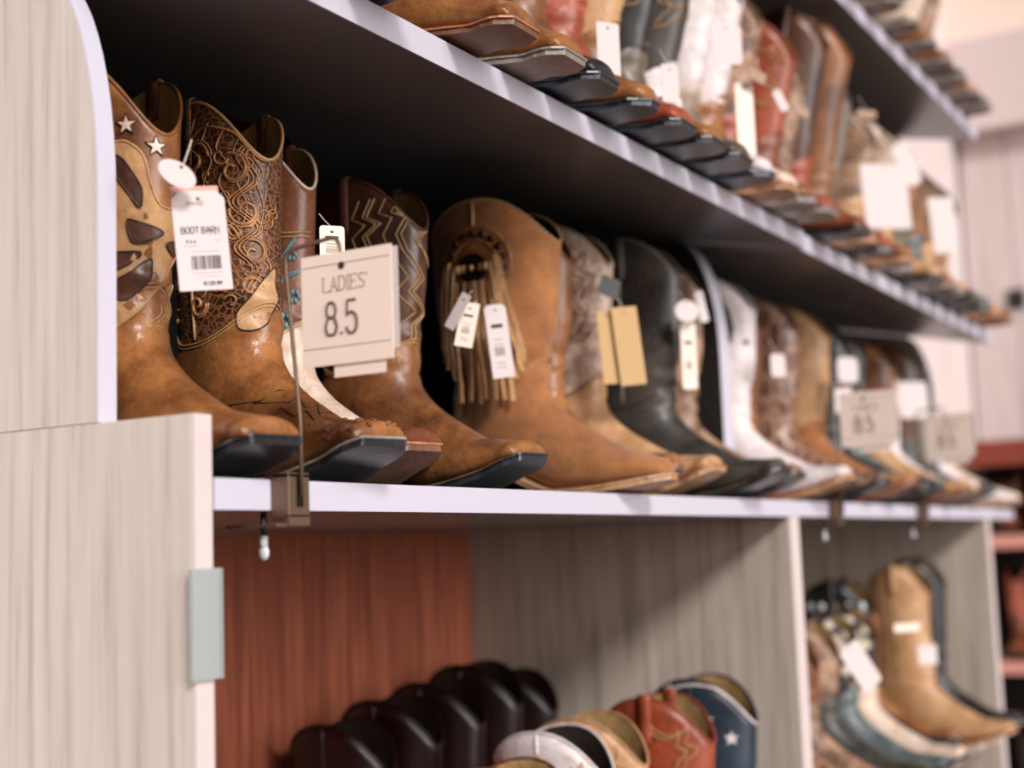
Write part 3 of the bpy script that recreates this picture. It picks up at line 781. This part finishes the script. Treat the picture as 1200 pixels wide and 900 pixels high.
# A5 fringe boot
r5, B5 = wb('light tan suede boot with studded medallion and long fringe', 1.385, .618, 'tan', sole='sole_tan', welt='sole_tan', lining='lining_dark', H=.337, ws=.050, fr=.080, bk=-.088, toe='round', spring=.012, fw=.040, rows=0, stitch='stitch_tan', dip=.050, straps=False, piping='lighttan')
CP, CZ = .000, .262     # medallion centre in the chart
def arc(R, a0=0, a1=2*math.pi, n=48, sx=1): return [(CP+R*sx*math.cos(a0+(a1-a0)*i/n), CZ+R*math.sin(a0+(a1-a0)*i/n)) for i in range(n)]
patch_obj('medallion', B5, [arc(.044, n=40)], lea('vampbrown'), r5, .0018, -1, lea('carve'), .0012)
mb = MB(); chart_tube(mb, B5, arc(.029), .0010, -1, .0022, 5, True); chart_tube(mb, B5, arc(.0465), .0005, -1, .0014, 4, True)
link('stitching', mesh('stitching', mb.V, mb.F), lea('carve'), r5)
for i in range(13):
    a = math.radians(-28+i*236/12); mb = MB(); mb.ball(chart(B5, CP+.0365*math.cos(a), CZ+.0365*math.sin(a), -1, .0022), .0044, 1, .9, 1, 10, 6)
    mb.obj('stud', M['metal_dark'], r5, True)
mb = MB()
cc = chart(B5, CP, CZ-.002, -1, .004)
V, F = chart_patch(B5, [(CP+.0165*math.cos(a), CZ-.003+.0155*math.sin(a)) for a in [2*math.pi*i/24 for i in range(24)]], -1, .0050); mb.add(V, F)
chart_tube(mb, B5, [(CP+.0165*math.cos(a), CZ-.003+.0155*math.sin(a)) for a in [2*math.pi*i/24 for i in range(24)]], .0016, -1, .0042, 6, True)
for i in range(10):
    a = 2*math.pi*i/10; mb.ball(chart(B5, CP+.0115*math.cos(a), CZ-.003+.0105*math.sin(a), -1, .0055), .0014, 1, 1, 1, 6, 4)
link('concho', mesh('concho', mb.V, mb.F), M['metal_dark'], r5)
mb = MB(); mb.ball(chart(B5, CP, CZ-.003, -1, .0065), .0042, 1, 1, 1); link('concho_bead', mesh('concho_bead', mb.V, mb.F), plain('copper', (206, 140, 104), .35, .6), r5)
mb = MB()
for sg in (1, -1):
    for j in range(2):
        mb.tube([chart(B5, CP+sg*(.008+.004*i), CZ-.004+.002*j, -1, .0065-.0006*i) for i in range(4)], .0030, 7)
    mb.ball(chart(B5, CP+sg*.017, CZ-.003, -1, .006), .0052, 1, 1, 1)
link('lacing_knot', mesh('lacing_knot', mb.V, mb.F), lea('lighttan'), r5)
rnd = random.Random(5)
def strand(p0, z0, p1, z1, w, off0=.004, off1=.003, knot=False):
    V = []; F = []; n = 12
    for i in range(n+1):
        t = i/n; p = p0+(p1-p0)*t**.8+.0012*math.sin(t*7+p0*300); z = z0+(z1-z0)*t; off = off0+(off1-off0)*t+.0015*math.sin(t*math.pi)
        a = chart(B5, p-w/2, z, -1, off); b = chart(B5, p+w/2, z, -1, off+.0006); c = chart(B5, p+w/2, z, -1, off-.0012); d = chart(B5, p-w/2, z, -1, off-.0014)
        V += [a, b, c, d]
    for i in range(n):
        for k in range(4): a = i*4+k; b = i*4+(k+1) % 4; F.append((a, b, b+4, a+4))
    F.append((3, 2, 1, 0)); F.append(tuple(n*4+k for k in range(4)))
    o = link('fringe_strand', mesh('fringe_strand', V, F, False), lea('fringe') if rnd.random() < .75 else lea('lighttan'), r5)
for i in range(9): strand(-.020+i*.0056, .244, -.021+i*.0064, .108+rnd.uniform(-.001, .003), .0040, .0085-.003*(i % 2), .016-.005*(i % 2))
for pa, pb, zt_, zz in [(-.026, -.040, .268, .150), (-.031, -.047, .266, .158), (-.021, -.033, .262, .136), (.027, .040, .270, .140), (.032, .045, .268, .150), (.022, .034, .262, .132)]:
    strand(pa, zt_, pb, zz, .0046, .010, .013)
patch_obj('fringe_yoke', B5, [[(-.024, .249), (.030, .249), (.032, .236), (-.026, .236)]], lea('tan'), r5, .0042, -1)
def seam_line(B, root, pts, mat, r=.0008):
    mb = MB(); chart_tube(mb, B, pts, r, -1, .0008, 4); return link('seam', mesh('seam', mb.V, mb.F), mat, root)

rest = [
 ('brown boot with carved flower tooling, just right of the fringed boot', 1.488, .655, dict(shaft='brown', vamp='vampbrown', sole='sole_brown', H=.342, ws=.035, fw=.035, toe='round')),
 ('cream boot with orange vine tooling and a stitched pale vamp', 1.568, .640, dict(shaft='creammarble', vamp='lighttan', sole='sole_tan', H=.345, ws=.035, fw=.0345, stitch='orange')),
 ('black boot behind the hanging kraft paper tag', 1.643, .690, dict(shaft='black', vamp='dkbrown', sole='sole_dark', H=.335, ws=.035, fw=.034, stitch=None, rows=0)),
 ('charcoal grey boot with long dark vamp, left of the white tag strip', 1.718, .612, dict(shaft='charcoal', vamp='charcoal', sole='sole_dark', H=.350, ws=.034, fw=.033, stitch='stitch_dark', piping='grey')),
 ('cream and olive boot tight against the charcoal boot', 1.789, .655, dict(shaft='olive', vamp='white', sole='sole_grey', H=.345, ws=.030, fw=.030)),
 ('brown marbled boot against the rounded divider', 1.856, .640, dict(shaft='marble', vamp='marble', sole='sole_dark', H=.350, ws=.029, fw=.029)),
 ('white boot with lace inlay, first right of the divider', 1.990, .612, dict(shaft='white', vamp='white', sole='sole_tan', H=.340, ws=.040, fw=.038, stitch=None, rows=0, piping='cream')),
 ('orange brown boot half hidden behind the white boot', 2.118, .650, dict(shaft='floral', vamp='vampbrown', sole='sole_dark', H=.335, ws=.036, fw=.036)),
 ('dark wrinkled brown boot left of the smooth tan boot', 2.225, .625, dict(shaft='wrinkle', vamp='wrinkle', sole='sole_dark', H=.340, ws=.042, stitch=None, rows=0, slouch=.0022)),
 ('smooth tan boot with narrow shaft left of the second sign', 2.350, .615, dict(shaft='lighttan', vamp='tan', sole='sole_brown', H=.340, ws=.042, stitch=None, rows=0)),
 ('black green boot behind the second size sign', 2.485, .625, dict(shaft='black', vamp='black', sole='sole_dark', H=.340, ws=.042, stitch='grey')),
 ('speckled grey boot above the second size sign', 2.645, .640, dict(shaft='charcoal', vamp='teal', sole='sole_dark', H=.345, ws=.040, stitch='grey')),
 ('light brown boot right of the second size sign', 2.745, .615, dict(shaft='brown', vamp='lighttan', sole='sole_brown', H=.325, ws=.040, stitch=None, rows=0)),
 ('white boot with pale foot near the far end panel', 2.850, .625, dict(shaft='cream', vamp='white', sole='sole_tan', H=.30, ws=.038, stitch=None, rows=0)),
 ('dark brown boot with dark vamp beside the far end panel', 2.965, .620, dict(shaft='dkbrown', vamp='charcoal', sole='sole_dark', H=.345, ws=.046, stitch=None, rows=0)),
]
for i, (lb, x, yt, k) in enumerate(rest):
    rr, BB = wb(lb, x, yt, k.pop('shaft'), det=1 if i < 6 else 0, **k)
    if i == 0:
        mb = MB(); q = random.Random(4)
        for j in range(16):
            chart_tube(mb, BB, spiral(q.uniform(-.01, .075), .16+.011*j, q.uniform(.007, .011), 1.2, q.choice((1, -1)), q.uniform(0, 6)), .0009, -1, .0006, 4)
        link('carved_stitching', mesh('carved_stitching', mb.V, mb.F), lea('carve'), rr)
    if i == 6:
        patch_obj('lace_inlay', BB, [spline2([(-.02, .325), (.02, .322), (.045, .290), (.052, .250), (.040, .232), (.020, .262), (-.01, .290)], 30, True)], lea('dots'), rr, .0012, -1)
        patch_obj('black_mark', BB, [star(.070, .238, .007)], lea('black'), rr, .0016, -1)
# past the end panel: low shoes on the worktop overhang
def shoe(label, x, y, z, c, sole, yaw=0, group=None, L=1.0):
    B = Boot(H=.16, toe='round', heel=.022, spring=.012); key = ('shoe',); R = boot_meshes(B, key, 0)
    root = empty('low_shoe', label, 'shoe', group); place(root, x, y, z, yaw, 0)
    k = ('shoeparts',)
    link('vamp', R['vamp'], lea(c), root); link('sole', R['sole'], lea(sole), root); link('heel', R['heel'], lea(sole), root); link('welt', R['welt'], lea(sole), root)
    return root
shoe('pale shoe on the worktop overhang past the end panel', 3.235, .640, WT, 'white', 'sole_tan')
shoe('cream shoe at the very end of the worktop', 3.340, .640, WT, 'cream', 'sole_brown')

# ------------------------------------------------------------------ boots: upper row on the sloping shelf
up = [
 (.76, .60, 'brown', 'brown', 'sole_dark', 'square', .33, 'brown boot at the left end of the upper row'),
 (.87, .575, 'dkbrown', 'redbrown', 'sole_dark', 'square', .34, 'dark brown boot second on the upper row'),
 (1.015, .574, 'dkbrown', 'vampbrown', 'sole_brown', 'square', .34, 'boot with tan square toe and brown sole, leftmost toe seen on the upper row'),
 (1.105, .574, 'dkbrown', 'brown', 'sole_grey', 'square', .34, 'boot with brown square toe over a pale grey sole on the upper row'),
 (1.185, .580, 'cream', 'black', 'sole_blue', 'square', .335, 'boot with black toe and navy sole on the upper row'),
 (1.275, .574, 'creammarble', 'brown', 'sole_blue', 'round', .33, 'boot with brown rounded toe and blue grey sole on the upper row'),
 (1.365, .576, 'redmottle', 'orange', 'sole_blue', 'square', .335, 'red mottled boot with orange toe on the upper row'),
 (1.445, .574, 'lighttan', 'brown', 'sole_dark', 'square', .34, 'pale tan boot with brown toe on the upper row'),
 (1.527, .574, 'black', 'olive', 'sole_dark', 'square', .34, 'black boot with olive toe on the upper row'),
 (1.612, .574, 'charcoal', 'white', 'sole_blue', 'round', .335, 'grey boot with white rounded toe on the upper row'),
 (1.694, .574, 'white', 'cream', 'sole_tan', 'square', .335, 'white boot with cream square toe on the upper row'),
 (1.773, .574, 'white', 'vampbrown', 'sole_grey', 'round', .335, 'tall white boot with brown toe, left of the shelf joint'),
 (1.850, .574, 'marble', 'orange', 'sole_grey', 'square', .33, 'tan marbled boot with orange toe at the shelf joint'),
 (1.972, .565, 'orange', 'redbrown', 'sole_dark', 'square', .318, 'rust red boot first right of the shelf joint, upper row'),
 (2.052, .575, 'marble', 'marble', 'sole_tan', 'round', .305, 'orange tan mottled boot with hanging tags on the upper row'),
 (2.138, .575, 'dkbrown', 'orange', 'sole_dark', 'round', .385, 'boot of the tall brown pair with shade put into its dark shaft, upper row'),  # dark shaft colour stands for the shaded left half of the tall boot
 (2.230, .568, 'brown', 'brown', 'sole_tan', 'round', .395, 'tall plain brown boot standing highest on the upper row'),
 (2.338, .600, 'grey', 'grey', 'sole_grey', 'round', .345, 'grey green boot right of the tall brown boot'),
 (2.430, .575, 'marble', 'lighttan', 'sole_blue', 'square', .30, 'mottled brown boot behind the large white tag, upper row'),
 (2.530, .575, 'creammarble', 'brown', 'sole_grey', 'square', .31, 'cream and orange boot behind the large white tag'),
 (2.620, .575, 'cream', 'lighttan', 'sole_blue', 'round', .31, 'cream boot right of the large white tag'),
 (2.720, .575, 'vampbrown', 'olive', 'sole_dark', 'square', .30, 'brown boot with a curled top, fourth from the end of the upper row'),
 (2.820, .575, 'brown', 'teal', 'sole_dark', 'round', .295, 'dark golden brown boot, third from the end of the upper row'),
 (2.920, .575, 'brown', 'lighttan', 'sole_tan', 'round', .295, 'golden brown boot with pale foot, second from the end of the upper row'),
 (3.030, .575, 'brown', 'vampbrown', 'sole_brown', 'round', .295, 'golden brown boot at the right end of the upper row'),
]
for x, yt, sh, va, so, toe, H, lb in up:
    big = H > .37
    boot(lb, x, yt, 1.4358 if x < 1.91 else 1.4318, sh, va, so, tilt=TL, det=0, group='boots on the upper sloping shelf', H=H, toe=toe,
         ws=.040 if big else .035, fw=.0325, fr=.064 if big else .070, bk=-.066 if big else -.072, stitch=None if sh in ('white', 'grey', 'cream', 'lighttan') or big else 'stitch_tan', rows=0 if big else 2, spring=.014)
# top row
top = [(2.08, 'brown', 'redbrown', 'brown boot at the left of the topmost shelf'), (2.20, 'dkbrown', 'dkbrown', 'dark brown boot on the topmost shelf'),
       (2.32, 'lighttan', 'vampbrown', 'pale tan boot on the topmost shelf'), (2.44, 'white', 'cream', 'white boot on the topmost shelf'),
       (2.56, 'redmottle', 'brown', 'red mottled boot on the topmost shelf'), (2.68, 'brown', 'vampbrown', 'brown boot in the middle of the topmost shelf right bay'),
       (2.80, 'black', 'charcoal', 'black boot on the topmost shelf'), (2.91, 'cream', 'lighttan', 'cream boot second from the end of the topmost shelf'), (3.02, 'marble', 'olive', 'mottled boot at the right end of the topmost shelf')]
for x, sh, va, lb in top:
    boot(lb, x, .585, 1.8828, sh, va, 'sole_grey', tilt=TL, det=0, group='boots on the topmost shelf', spring=.016, H=.30, ws=.040, fw=.038, stitch=None, rows=0)

# ------------------------------------------------------------------ boots: inside the base cabinet
LZ1, LZ2 = .5002, .6002
low = [
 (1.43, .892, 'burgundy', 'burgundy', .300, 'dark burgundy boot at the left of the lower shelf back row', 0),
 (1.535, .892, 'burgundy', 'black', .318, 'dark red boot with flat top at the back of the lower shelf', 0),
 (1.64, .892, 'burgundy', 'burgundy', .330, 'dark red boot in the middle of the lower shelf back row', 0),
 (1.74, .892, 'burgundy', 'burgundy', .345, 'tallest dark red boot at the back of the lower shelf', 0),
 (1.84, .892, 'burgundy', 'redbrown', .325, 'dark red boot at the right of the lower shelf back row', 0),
 (1.342, .60, 'redbrown', 'redbrown', .275, 'reddish boot whose top just shows at the bottom edge', 0),
 (1.438, .60, 'white', 'black', .300, 'white boot with black and turquoise trim low in the left bay', 0),
 (1.525, .60, 'lighttan', 'tan', .305, 'pale tan boot low in the left bay', 0),
 (1.655, .57, 'orange', 'orange', .315, 'orange brown boot with pull strap low in the left bay', 0),
 (1.785, .565, 'navy', 'navy', .326, 'navy boot with white stars and piping beside the lower divider', 0),
]
for x, yt, sh, va, H, lb, yw in low:
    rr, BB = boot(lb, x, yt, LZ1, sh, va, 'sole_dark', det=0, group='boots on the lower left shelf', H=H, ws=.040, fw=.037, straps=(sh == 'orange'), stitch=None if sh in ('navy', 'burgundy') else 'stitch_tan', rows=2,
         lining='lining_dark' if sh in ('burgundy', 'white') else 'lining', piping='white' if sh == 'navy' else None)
    if sh == 'navy':
        for st in (star(.02, .275, .011), star(-.03, .26, .010), star(.052, .252, .010)): patch_obj('star', BB, [st], lea('white'), rr, .0014, -1)
        mb = MB(); chart_tube(mb, BB, [(-.09+.012*i, BB.H-.006-BB.dip*((i-8)/8)**2*.9) for i in range(16)], .0022, -1, .001, 5)
        for dx in (-.036, -.029): chart_tube(mb, BB, [(dx, .23), (dx, .325)], .0016, -1, .001, 5)
        link('white_trim', mesh('white_trim', mb.V, mb.F), lea('white'), rr)
low2 = [
 (1.985, .60, 'brown', 'brown', .25, 'round', 'brown boot at the left of the lower right shelf, hidden by the divider', None),
 (2.085, .60, 'wrinkle', 'wrinkle', .245, 'square', 'short wrinkled brown boot low beside the divider', None),
 (2.185, .60, 'floral', 'marble', .255, 'square', 'short orange brown boot low on the right shelf', None),
 (2.285, .60, 'marble', 'charcoal', .265, 'square', 'mottled boot with pale pull straps low on the right shelf', 'cream'),
 (2.39, .60, 'dots', 'teal', .275, 'square', 'dark boot with cream spots and grey foot on the right shelf', 'cream'),
 (2.50, .60, 'dots', 'cream', .28, 'square', 'dark spotted boot with cream foot on the right shelf', 'cream'),
 (2.61, .64, 'black', 'black', .325, 'round', 'black boot with round silver studs on the right shelf', None),
 (2.72, .66, 'floral', 'vampbrown', .31, 'round', 'brown boot between the black studded and the tall tan boot', None),
 (2.865, .590, 'lighttan', 'lighttan', .345, 'round', 'tall tan boot with dark sole standing on the lower right shelf', None),
 (3.000, .600, 'black', 'black', .355, 'round', 'black boot half hidden behind the tall tan boot', None),
]
for x, yt, sh, va, H, toe, lb, pip in low2:
    rr, BB = boot(lb, x, yt, LZ2, sh, va, 'sole_dark' if sh != 'lighttan' else 'sole_tan', det=0, group='boots on the lower right shelf', H=H, ws=.044, fw=.039, fr=.060 if sh == 'lighttan' else .07, bk=-.066, toe=toe, stitch=None, rows=0, piping=pip)
    if 'studs' in lb:
        for j in range(5):
            mb = MB(); mb.ball(chart(BB, -.04+.024*j, H-.045, -1, .002), .008, 1, .7, 1); mb.obj('stud', M['plastic_white'] if j != 2 else M['metal_brown'], rr, True)

# ------------------------------------------------------------------ hanging tags (each hangs from a boot, so each is its own thing)
def rrect(w, h, r, chamfer=0, n=4):
    P = []
    for cx, cy, a0 in ((w/2-r, h/2-r, 0), (-w/2+r, h/2-r, 90), (-w/2+r, -h/2+r, 180), (w/2-r, -h/2+r, 270)):
        if chamfer and a0 in (0, 90):
            c = chamfer
            P += [(w/2, h/2-c), (w/2-c, h/2)] if a0 == 0 else [(-w/2+c, h/2), (-w/2, h/2-c)]
        else:
            for i in range(n+1): a = math.radians(a0+90*i/n); P.append((cx+r*math.cos(a), cy+r*math.sin(a)))
    return P
def plate2(P, t=.0005):
    n = len(P); V = [(x, 0, y) for x, y in P]+[(x, t, y) for x, y in P]
    return V, [tuple(range(n)), tuple(range(2*n-1, n-1, -1))]+[(i, n+i, n+(i+1) % n, (i+1) % n) for i in range(n)]
TYAW = math.radians(-38)   # tags turn their face to the aisle's near end
def text_mesh(txt, size, bold=0):
    c = bpy.data.curves.new('lettering', 'FONT'); c.body = txt; c.size = size; c.align_x = 'CENTER'; c.offset = bold; c.extrude = .00005
    o = bpy.data.objects.new('tmp', c); COL.objects.link(o); dg = bpy.context.evaluated_depsgraph_get(); dg.update()
    me = bpy.data.meshes.new_from_object(o.evaluated_get(dg)); bpy.data.objects.remove(o); me.transform(Matrix.Rotation(math.pi/2, 4, 'X'))
    me.materials.clear(); return me
def hang_tag(label, x, y, z, w, h, mat='paper', yaw=TYAW, roll=0, r=.003, chamfer=0, oval=False, cord=(0, .02, .03), printing=None, group='hanging price tags'):
    root = empty('price_tag', label, 'tag', group, (x, y, z)); root.rotation_euler = (0, roll, yaw)
    P = [(w/2*math.cos(a), h/2*math.sin(a)) for a in [2*math.pi*i/28 for i in range(28)]] if oval else rrect(w, h, min(r, w*.3), chamfer)
    V, F = plate2(P); link('card', mesh('card', V, F, False), M[mat], root)
    mb = MB(); top = h/2-min(.006, h*.15); mb.tube([(0, -.0006, top-.0001), (0, .0010, top+.004), (cord[0]*.5, cord[1]*.6, top+cord[2]*.6), (cord[0], cord[1], top+cord[2])], .0005, 5); mb.obj('string', M['string'], root)
    mb = MB(); mb.tube([(0, -.0003, top), (0, -.0001, top)], .0014, 10); mb.obj('hole', M['ink'], root)
    if printing == 'full':
        b = MB(); u = -.0142
        for ch in 'BOOT BARN':
            if ch == ' ': u += .0012; continue
            for st in GB[ch]: b.tube([(u+x*.0025, -.0003, .0052+y*.0046) for x, y in st], .00031, 6)
            u += .0034
        b.obj('lettering', M['ink'], root)
        me = text_mesh('$ 5 6', .0034, .00005); o = link('lettering', me, M['ink'], root); o.location = (-.008, -.0003, -.002)
        me = text_mesh('$129.99', .0042, .0001); o = link('lettering', me, M['ink'], root); o.location = (.005, -.0003, -.0335)
        b = MB(); q = random.Random(9); u = -.009
        while u < .013:
            ww = q.choice((.0003, .0004, .0007)); b.box((u, -.0002, -.0215), (u+ww, -.00002, -.0115)); u += ww+q.choice((.0003, .0005, .0007))
        b.obj('barcode', M['ink'], root)
        b = MB()
        for zz, a, c in ((.0040, .004, .015), (-.0045, -.013, -.003), (-.0005, .009, .014), (-.0085, -.008, .012), (-.0245, -.009, .013), (-.027, -.004, .010)): b.box((a, -.0002, zz), (c, -.00002, zz+.0005))
        b.obj('printed_lines', M['ink_faint'], root)
        b = MB(); b.box((-.009, -.0004, .0265), (.001, -.00003, .0288)); b.ball((.002, -.0004, .0278), .0022, 1, .1, 1); b.obj('sticker_mark', M['ink_faint'], root)
    if printing == 'small':
        b = MB(); b.box((-w*.28, -.0002, h*.18), (w*.25, -.00002, h*.23)); b.obj('printed_lines', M['ink'], root)
        b = MB(); u = -w*.25
        while u < w*.2: b.box((u, -.0002, -h*.2), (u+.0005, -.00002, -h*.08)); u += .0011
        for zz in (.02, -.05, -.3, -.36): b.box((-w*.25, -.0002, h*zz), (w*.18, -.00002, h*zz+.0006))
        b.obj('barcode', M['ink_soft'], root)
    return root
hang_tag('blank white oval tag hanging from the first brown boot', .737, .700, 1.2765, .029, .0175, oval=True, roll=math.radians(30), cord=(-.004, .02, .028))
hang_tag('large white price tag reading BOOT BARN with a barcode', .765, .703, 1.2335, .0385, .074, chamfer=.006, r=.0006, roll=math.radians(-5), printing='full', cord=(-.01, .02, .012))
t = tagp(MB().box((-.019, .003, .028), (.016, .0035, .041)).obj('swing_tag', M['pink_board']), 'small pinkish swing tag peeking out above the large price tag', 'tag'); t.location = (.765, .703, 1.2335); t.rotation_euler = (0, math.radians(-5), TYAW)
hang_tag('small cream tag showing above the large size sign', .962, .735, 1.268, .022, .034, mat='paper_cream', printing='small', cord=(-.006, .02, .02))
hang_tag('narrow kraft tag hanging on the fringed boot', 1.236, .772, 1.236, .019, .047, mat='paper_cream', roll=math.radians(12), r=.0006, printing='small', yaw=math.radians(-60), cord=(.004, .02, .012))
hang_tag('white folded tag seen edge on at the fringed boot', 1.219, .772, 1.248, .012, .040, roll=math.radians(34), r=.0006, yaw=math.radians(-85), cord=(.004, .0, .012))
hang_tag('white price tag with barcode hanging over the fringe', 1.300, .772, 1.226, .024, .080, roll=math.radians(-6), r=.0006, chamfer=.004, printing='small', yaw=math.radians(-48), cord=(.002, .02, .015))
hang_tag('small black tag with grey label high beside the cream boot', 1.498, .735, 1.309, .026, .024, mat='paper_black', roll=math.radians(20))
hang_tag('long kraft paper tag hanging before the black boot', 1.517, .722, 1.239, .034, .094, mat='paper_kraft', roll=math.radians(-6), r=.001)
hang_tag('narrow kraft tag half hidden behind the long kraft tag', 1.503, .740, 1.238, .026, .088, mat='paper_kraft', roll=math.radians(-4), r=.001)
hang_tag('round pinkish white tag on the charcoal boot', 1.680, .715, 1.301, .034, .029, oval=True, cord=(.0, .02, .02))
hang_tag('slim white tag seen on edge beside the round tag', 1.743, .720, 1.316, .013, .042, roll=math.radians(-12))
hang_tag('long pale printed tag below the round tag', 1.697, .722, 1.245, .022, .086, mat='paper_cream', printing='small')
hang_tag('small rounded white tag right of the white boot', 1.972, .700, 1.257, .025, .034, r=.006)
hang_tag('rounded white tag upper of two left of the second sign', 2.310, .700, 1.282, .040, .043, r=.010)
hang_tag('white tag lower of two left of the second sign', 2.316, .712, 1.236, .034, .050)
hang_tag('broad white tag right of the second size sign', 2.721, .700, 1.262, .064, .070, r=.008)
hang_tag('small white tag at the far end panel', 2.80, .71, 1.285, .028, .026, r=.006)
hang_tag('white tag above the orange toed boots, upper row left', 1.286, .62, 1.513, .026, .060)
hang_tag('white tag at the top of the white boot, upper row', 1.625, .62, 1.622, .044, .052, r=.007)
hang_tag('narrow cream tag left of the tall white boot', 1.442, .62, 1.520, .022, .045)
hang_tag('wide white tag low on the tall white boot', 1.449, .625, 1.486, .032, .042)
hang_tag('long cream tag before the rust red boot', 1.677, .62, 1.533, .026, .104, mat='paper_cream')
hang_tag('small grey tag at the rust red boot', 1.674, .60, 1.590, .026, .015, mat='metal_brown', roll=.4)
hang_tag('small white tag left of the tall brown boot', 1.759, .60, 1.580, .014, .030, roll=-.5)
hang_tag('small grey tag touching the tall brown boot', 1.845, .60, 1.588, .024, .014, mat='metal_brown', roll=.5)
hang_tag('grey tag right of the tall brown boot', 2.165, .60, 1.665, .036, .012, mat='metal_brown')
hang_tag('very large white tag in the right bay of the upper row', 2.321, .62, 1.567, .092, .110, roll=-.05)
hang_tag('rounded white tag curling above the very large tag', 2.47, .62, 1.655, .034, .080, r=.012, roll=-.5)
hang_tag('white rectangular tag hanging last on the upper row', 2.629, .60, 1.572, .058, .104, roll=-.09, r=.004)
hang_tag('white tag tilted on the spotted boot, lower right shelf', 2.02, .62, .822, .036, .072, roll=-.6, r=.005)
hang_tag('white tag on the shaft of the tall tan boot', 2.56, .665, .796, .040, .034, roll=0)
hang_tag('pale tag lying over the black studded boot', 2.42, .66, .852, .052, .014, mat='paper_cream')

# ------------------------------------------------------------------ far rack by the wall
rk = empty('boot_rack', 'blurred boot rack with red brown top board before the pale wall', 'rack', loc=(5.2, .3, 0))
def rp(name, a, b, mat): 
    o = MB().box(a, b).obj(name, mat, rk, bevel=.002); o.matrix_parent_inverse = Matrix.Translation((-5.2, -.3, 0))
rp('top_board', (5.2, -.6, 1.290), (5.6, 1.20, 1.335), M['red_wood'])
rp('front_board', (5.195, -.6, 1.245), (5.21, 1.20, 1.289), M['red_wood'])
rp('shelf_board', (5.2, -.6, .955), (5.6, 1.20, 1.0), M['pink_board'])
rp('shelf_board', (5.2, -.6, .52), (5.6, 1.20, .56), M['pink_board'])
rp('back_panel', (5.6, -.6, 0), (5.62, 1.20, 1.29), M['back_dark'])
rp('side_panel', (5.2, 1.20, 0), (5.62, 1.23, 1.335), M['divider_wood'])
rnd = random.Random(11)
cols = ['white', 'black', 'redbrown', 'cream', 'grey', 'dkbrown', 'redmottle', 'charcoal', 'teal', 'brown', 'burgundy']
names = {'white': 'white', 'black': 'black', 'redbrown': 'red brown', 'cream': 'cream', 'grey': 'grey', 'dkbrown': 'dark brown', 'redmottle': 'pinkish red', 'charcoal': 'charcoal', 'teal': 'blue grey', 'brown': 'mid brown', 'burgundy': 'burgundy'}
for zi, (zz, hh, nm) in enumerate([(1.0002, .235, 'upper'), (.5602, .33, 'middle'), (.05, .34, 'bottom')]):
    for i in range(9):
        c = cols[(i*3+zi*4) % len(cols)]; y = .04+i*.128
        B = Boot(flat=1, H=hh, ws=.044); R = boot_meshes(B, ('far', hh), 0)
        r = empty('western_boot', '%s boot on the %s level of the far rack, %s from its right end' % (names[c], nm, ['first', 'second', 'third', 'fourth', 'fifth', 'sixth', 'seventh', 'eighth', 'ninth'][i]), 'boot', 'boots on the far rack')
        r.matrix_world = Matrix.Translation((5.44, y, zz if zi < 2 else 0)) @ Matrix.Rotation(math.pi, 4, 'Z')
        link('shaft', R['shaft'], lea(c), r); link('lining', R['lining'], lea('lining_dark'), r); link('vamp', R['vamp'], lea(cols[(i+5) % 11]), r); link('sole', R['sole'], lea('sole_dark'), r); link('heel', R['heel'], lea('sole_dark'), r)
hk = empty('wall_hook', 'small black bracket on the pale far wall', 'bracket', loc=(5.998, 1.10, 1.955))
MB().box((-.012, -.035, -.04), (0, .035, .04)).obj('plate', M['paper_black'], hk, bevel=.002)
MB().tube([(-.01, 0, 0), (-.09, 0, 0), (-.10, 0, .02)], .008, 8).obj('peg', M['paper_black'], hk, True)
